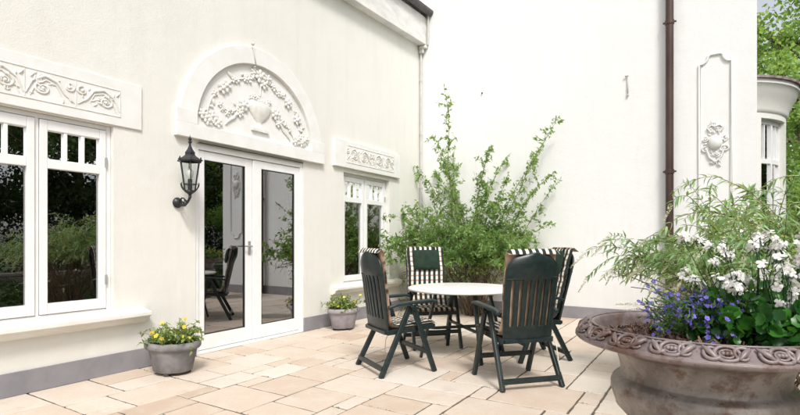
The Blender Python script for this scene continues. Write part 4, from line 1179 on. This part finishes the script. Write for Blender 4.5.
# ------------------------------------------------------------------ trees round the garden
def tree_mesh(seed, H, CR, nleaf, ls, mat):
    rr = random.Random(seed); tr = MB(); lv = []; tn = []
    main = grow(rr, (0, 0, -.1), (0, 0, 1), H*.8, 9, .05, 0)
    tr.tube(main, [CR*.075*(1-.85*i/9) for i in range(10)], 9)
    cl = []
    for k in range(26):
        p0, dd = at(main, rr.uniform(.22, 1)); a = rr.uniform(0, 6.28)
        b_ = grow(rr, p0, Vector((math.cos(a), math.sin(a), rr.uniform(.1, .9))), CR*rr.uniform(.55, 1.05), 7, .14, -.05)
        tr.tube(b_, [CR*.022*(1-.8*i/7) for i in range(8)], 6)
        for q in range(5):
            p1, d1 = at(b_, rr.uniform(.35, 1)); c_ = grow(rr, p1, d1*.5+rv(rr, .6), CR*rr.uniform(.15, .4), 4, .2, .1); tr.tube(c_, CR*.004, 4)
            cl.append((c_[-1], rr.uniform(.12, .3)*CR, rr.random())); cl.append((c_[2], rr.uniform(.1, .22)*CR, rr.random()))
    per = nleaf//len(cl)
    for c_, r_, t_ in cl:
        for i in range(per):
            q = rv(rr, 1).normalized()*r_*rr.random()**.5; q.z *= .7
            lv.append((c_+q, rv(rr, 1)+Vector((0, 0, -.3)), Vector((0, 0, .8))+rv(rr, .6), ls*rr.uniform(.6, 1.3))); tn.append(min(1, max(0, .5*t_+.5*rr.random())))
    trunk = tr.build('trunk', M['wood'], smooth=True); crown = scatter('crown', T_quadleaf(.62), lv, mat, tones=tn)
    return trunk, crown
def plant_tree(proto, loc, rz, sc, label, group, first=False):
    e_ = empty('garden_tree', loc, rz); e_.scale = (sc, sc, sc); tag(e_, label, 'tree', group)
    for p_ in proto:
        c_ = p_ if first else p_.copy()
        if not first: COL.objects.link(c_)
        c_.parent = e_
light_p = tree_mesh(1, 8.5, 3.3, 26000, .13, M['leaf_tree'])
dark_p = tree_mesh(2, 8.0, 3.4, 26000, .15, M['leaf_dark'])
plant_tree(light_p, (2.6, 17.5, 0), 0, 1.0, 'bright green leafy tree rising behind the round bay at the right edge', 'pale green garden trees', True)
plant_tree(light_p, (4.6, 23, 0), 2.0, 1.15, 'taller light green tree further back, past the right edge of the house', 'pale green garden trees')
plant_tree(light_p, (6.6, 15.0, 0), 4.0, .75, 'smaller light green tree low behind the bay window at far right', 'pale green garden trees')
plant_tree(light_p, (2.3, 13.2, -.9), 1.0, .5, 'small pale green tree close behind the bay, lowest at the right edge', 'pale green garden trees')
plant_tree(light_p, (5.0, 19.0, -1.2), 5.0, .8, 'light green tree between the small one and the tallest at far right', 'pale green garden trees')
dk = [((9.5, 3.5, 0), 0, .95, 'dark tree mirrored in the right casement of the big left window'), ((9.0, 8.2, 0), 1.3, 1.0, 'dark tree mirrored beside the white wall in the left door'),
      ((10.5, 12.5, 0), 2.5, 1.05, 'dark tree mirrored at the left edge of the door glass'), ((10.5, -1.0, 0), 3.6, 1.0, 'dark tree mirrored in the lower panes of the big window'),
      ((15, 6, 0), 4.4, 1.2, 'farther dark tree mirrored between the nearer crowns in the window'), ((14.5, 17.5, 0), 5.2, 1.2, 'farthest dark tree mirrored high in the door glass')]
for k, (lc, rz, sc, lb_) in enumerate(dk): plant_tree(dark_p, lc, rz, sc, lb_, 'dark garden trees seen in the window glass', k == 0)
# hedge and low wall across the garden, visible in the window reflections
rr = random.Random(2); lv = []
for k in range(52000):
    y = rr.uniform(-6, 22); lv.append(((8.1+rr.gauss(0, .35)+.25*math.sin(y*1.7), y, rr.random()**.8*3.1*(1+.12*math.sin(y*2.3))), rv(rr, 1), rv(rr, 1), rr.uniform(.07, .14)))
hd = scatter('hedge', T_quadleaf(.6), lv, M['leaf_dark']); tag(hd, 'dark clipped hedge across the garden, mirrored in the big window', 'hedge')
lv = [((rr.uniform(1.75, 4.8), rr.uniform(-5, 20), rr.random()**1.5*.32), rv(rr, 1), Vector((0, 0, 1))+rv(rr, .5), rr.uniform(.06, .12)) for k in range(30000)]
tag(scatter('shade_leaf_cover', T_quadleaf(.6), lv, M['leaf_dark']), 'dark leaf cover added in place of shade on the ground beyond the paving', 'ground cover', kind='stuff')  # dark leaves added so the mirrored ground looks shaded
gw = MB(); gw.box(5.0, 5.3, -6, 20, -.1, .36); gw.box(4.95, 5.35, -6, 20, .362, .43)
tag(gw.build('garden_wall', M['stone'], bevel=.01), 'low pale stone garden wall mirrored as a bright band in the big window', 'wall')

# ------------------------------------------------------------------ camera, light
cam = bpy.data.cameras.new('camera'); co_ = bpy.data.objects.new('camera', cam); COL.objects.link(co_)
cam.sensor_fit = 'HORIZONTAL'; cam.sensor_width = 36; cam.lens = 490/800*36; cam.shift_y = 34.5/800; cam.clip_start = .05; cam.clip_end = 400
co_.location = (0, 0, 1.2); co_.rotation_euler = (PI/2, 0, math.atan(308/490)); scene.camera = co_

S = Vector((.50, -.50, .84)).normalized()
wd = bpy.data.worlds.new('World'); scene.world = wd; wd.use_nodes = True; nt = wd.node_tree; nt.nodes.clear()
sky = nt.nodes.new('ShaderNodeTexSky'); sky.sky_type = 'NISHITA'; sky.sun_disc = False
sky.sun_elevation = math.asin(S.z); sky.sun_rotation = math.atan2(S.x, S.y); sky.air_density = 1.0; sky.dust_density = 3.0; sky.ozone_density = 1.0
hsv = nt.nodes.new('ShaderNodeHueSaturation'); hsv.inputs['Saturation'].default_value = .25
bg = nt.nodes.new('ShaderNodeBackground'); bg.inputs[1].default_value = .122
ou = nt.nodes.new('ShaderNodeOutputWorld')
nt.links.new(sky.outputs[0], hsv.inputs['Color']); nt.links.new(hsv.outputs[0], bg.inputs[0]); nt.links.new(bg.outputs[0], ou.inputs[0])
sn = bpy.data.lights.new('sun', 'SUN'); sn.energy = 1.5; sn.angle = R(12); sn.color = (1, .965, .91)
so = bpy.data.objects.new('sun', sn); COL.objects.link(so); so.rotation_euler = S.to_track_quat('Z', 'Y').to_euler(); so.location = (3, -5, 10)
vs_ = scene.view_settings; vs_.view_transform = 'Standard'; vs_.look = 'None'; vs_.exposure = .82; vs_.gamma = 1; vs_.use_curve_mapping = False
scene.cycles.max_bounces = 8
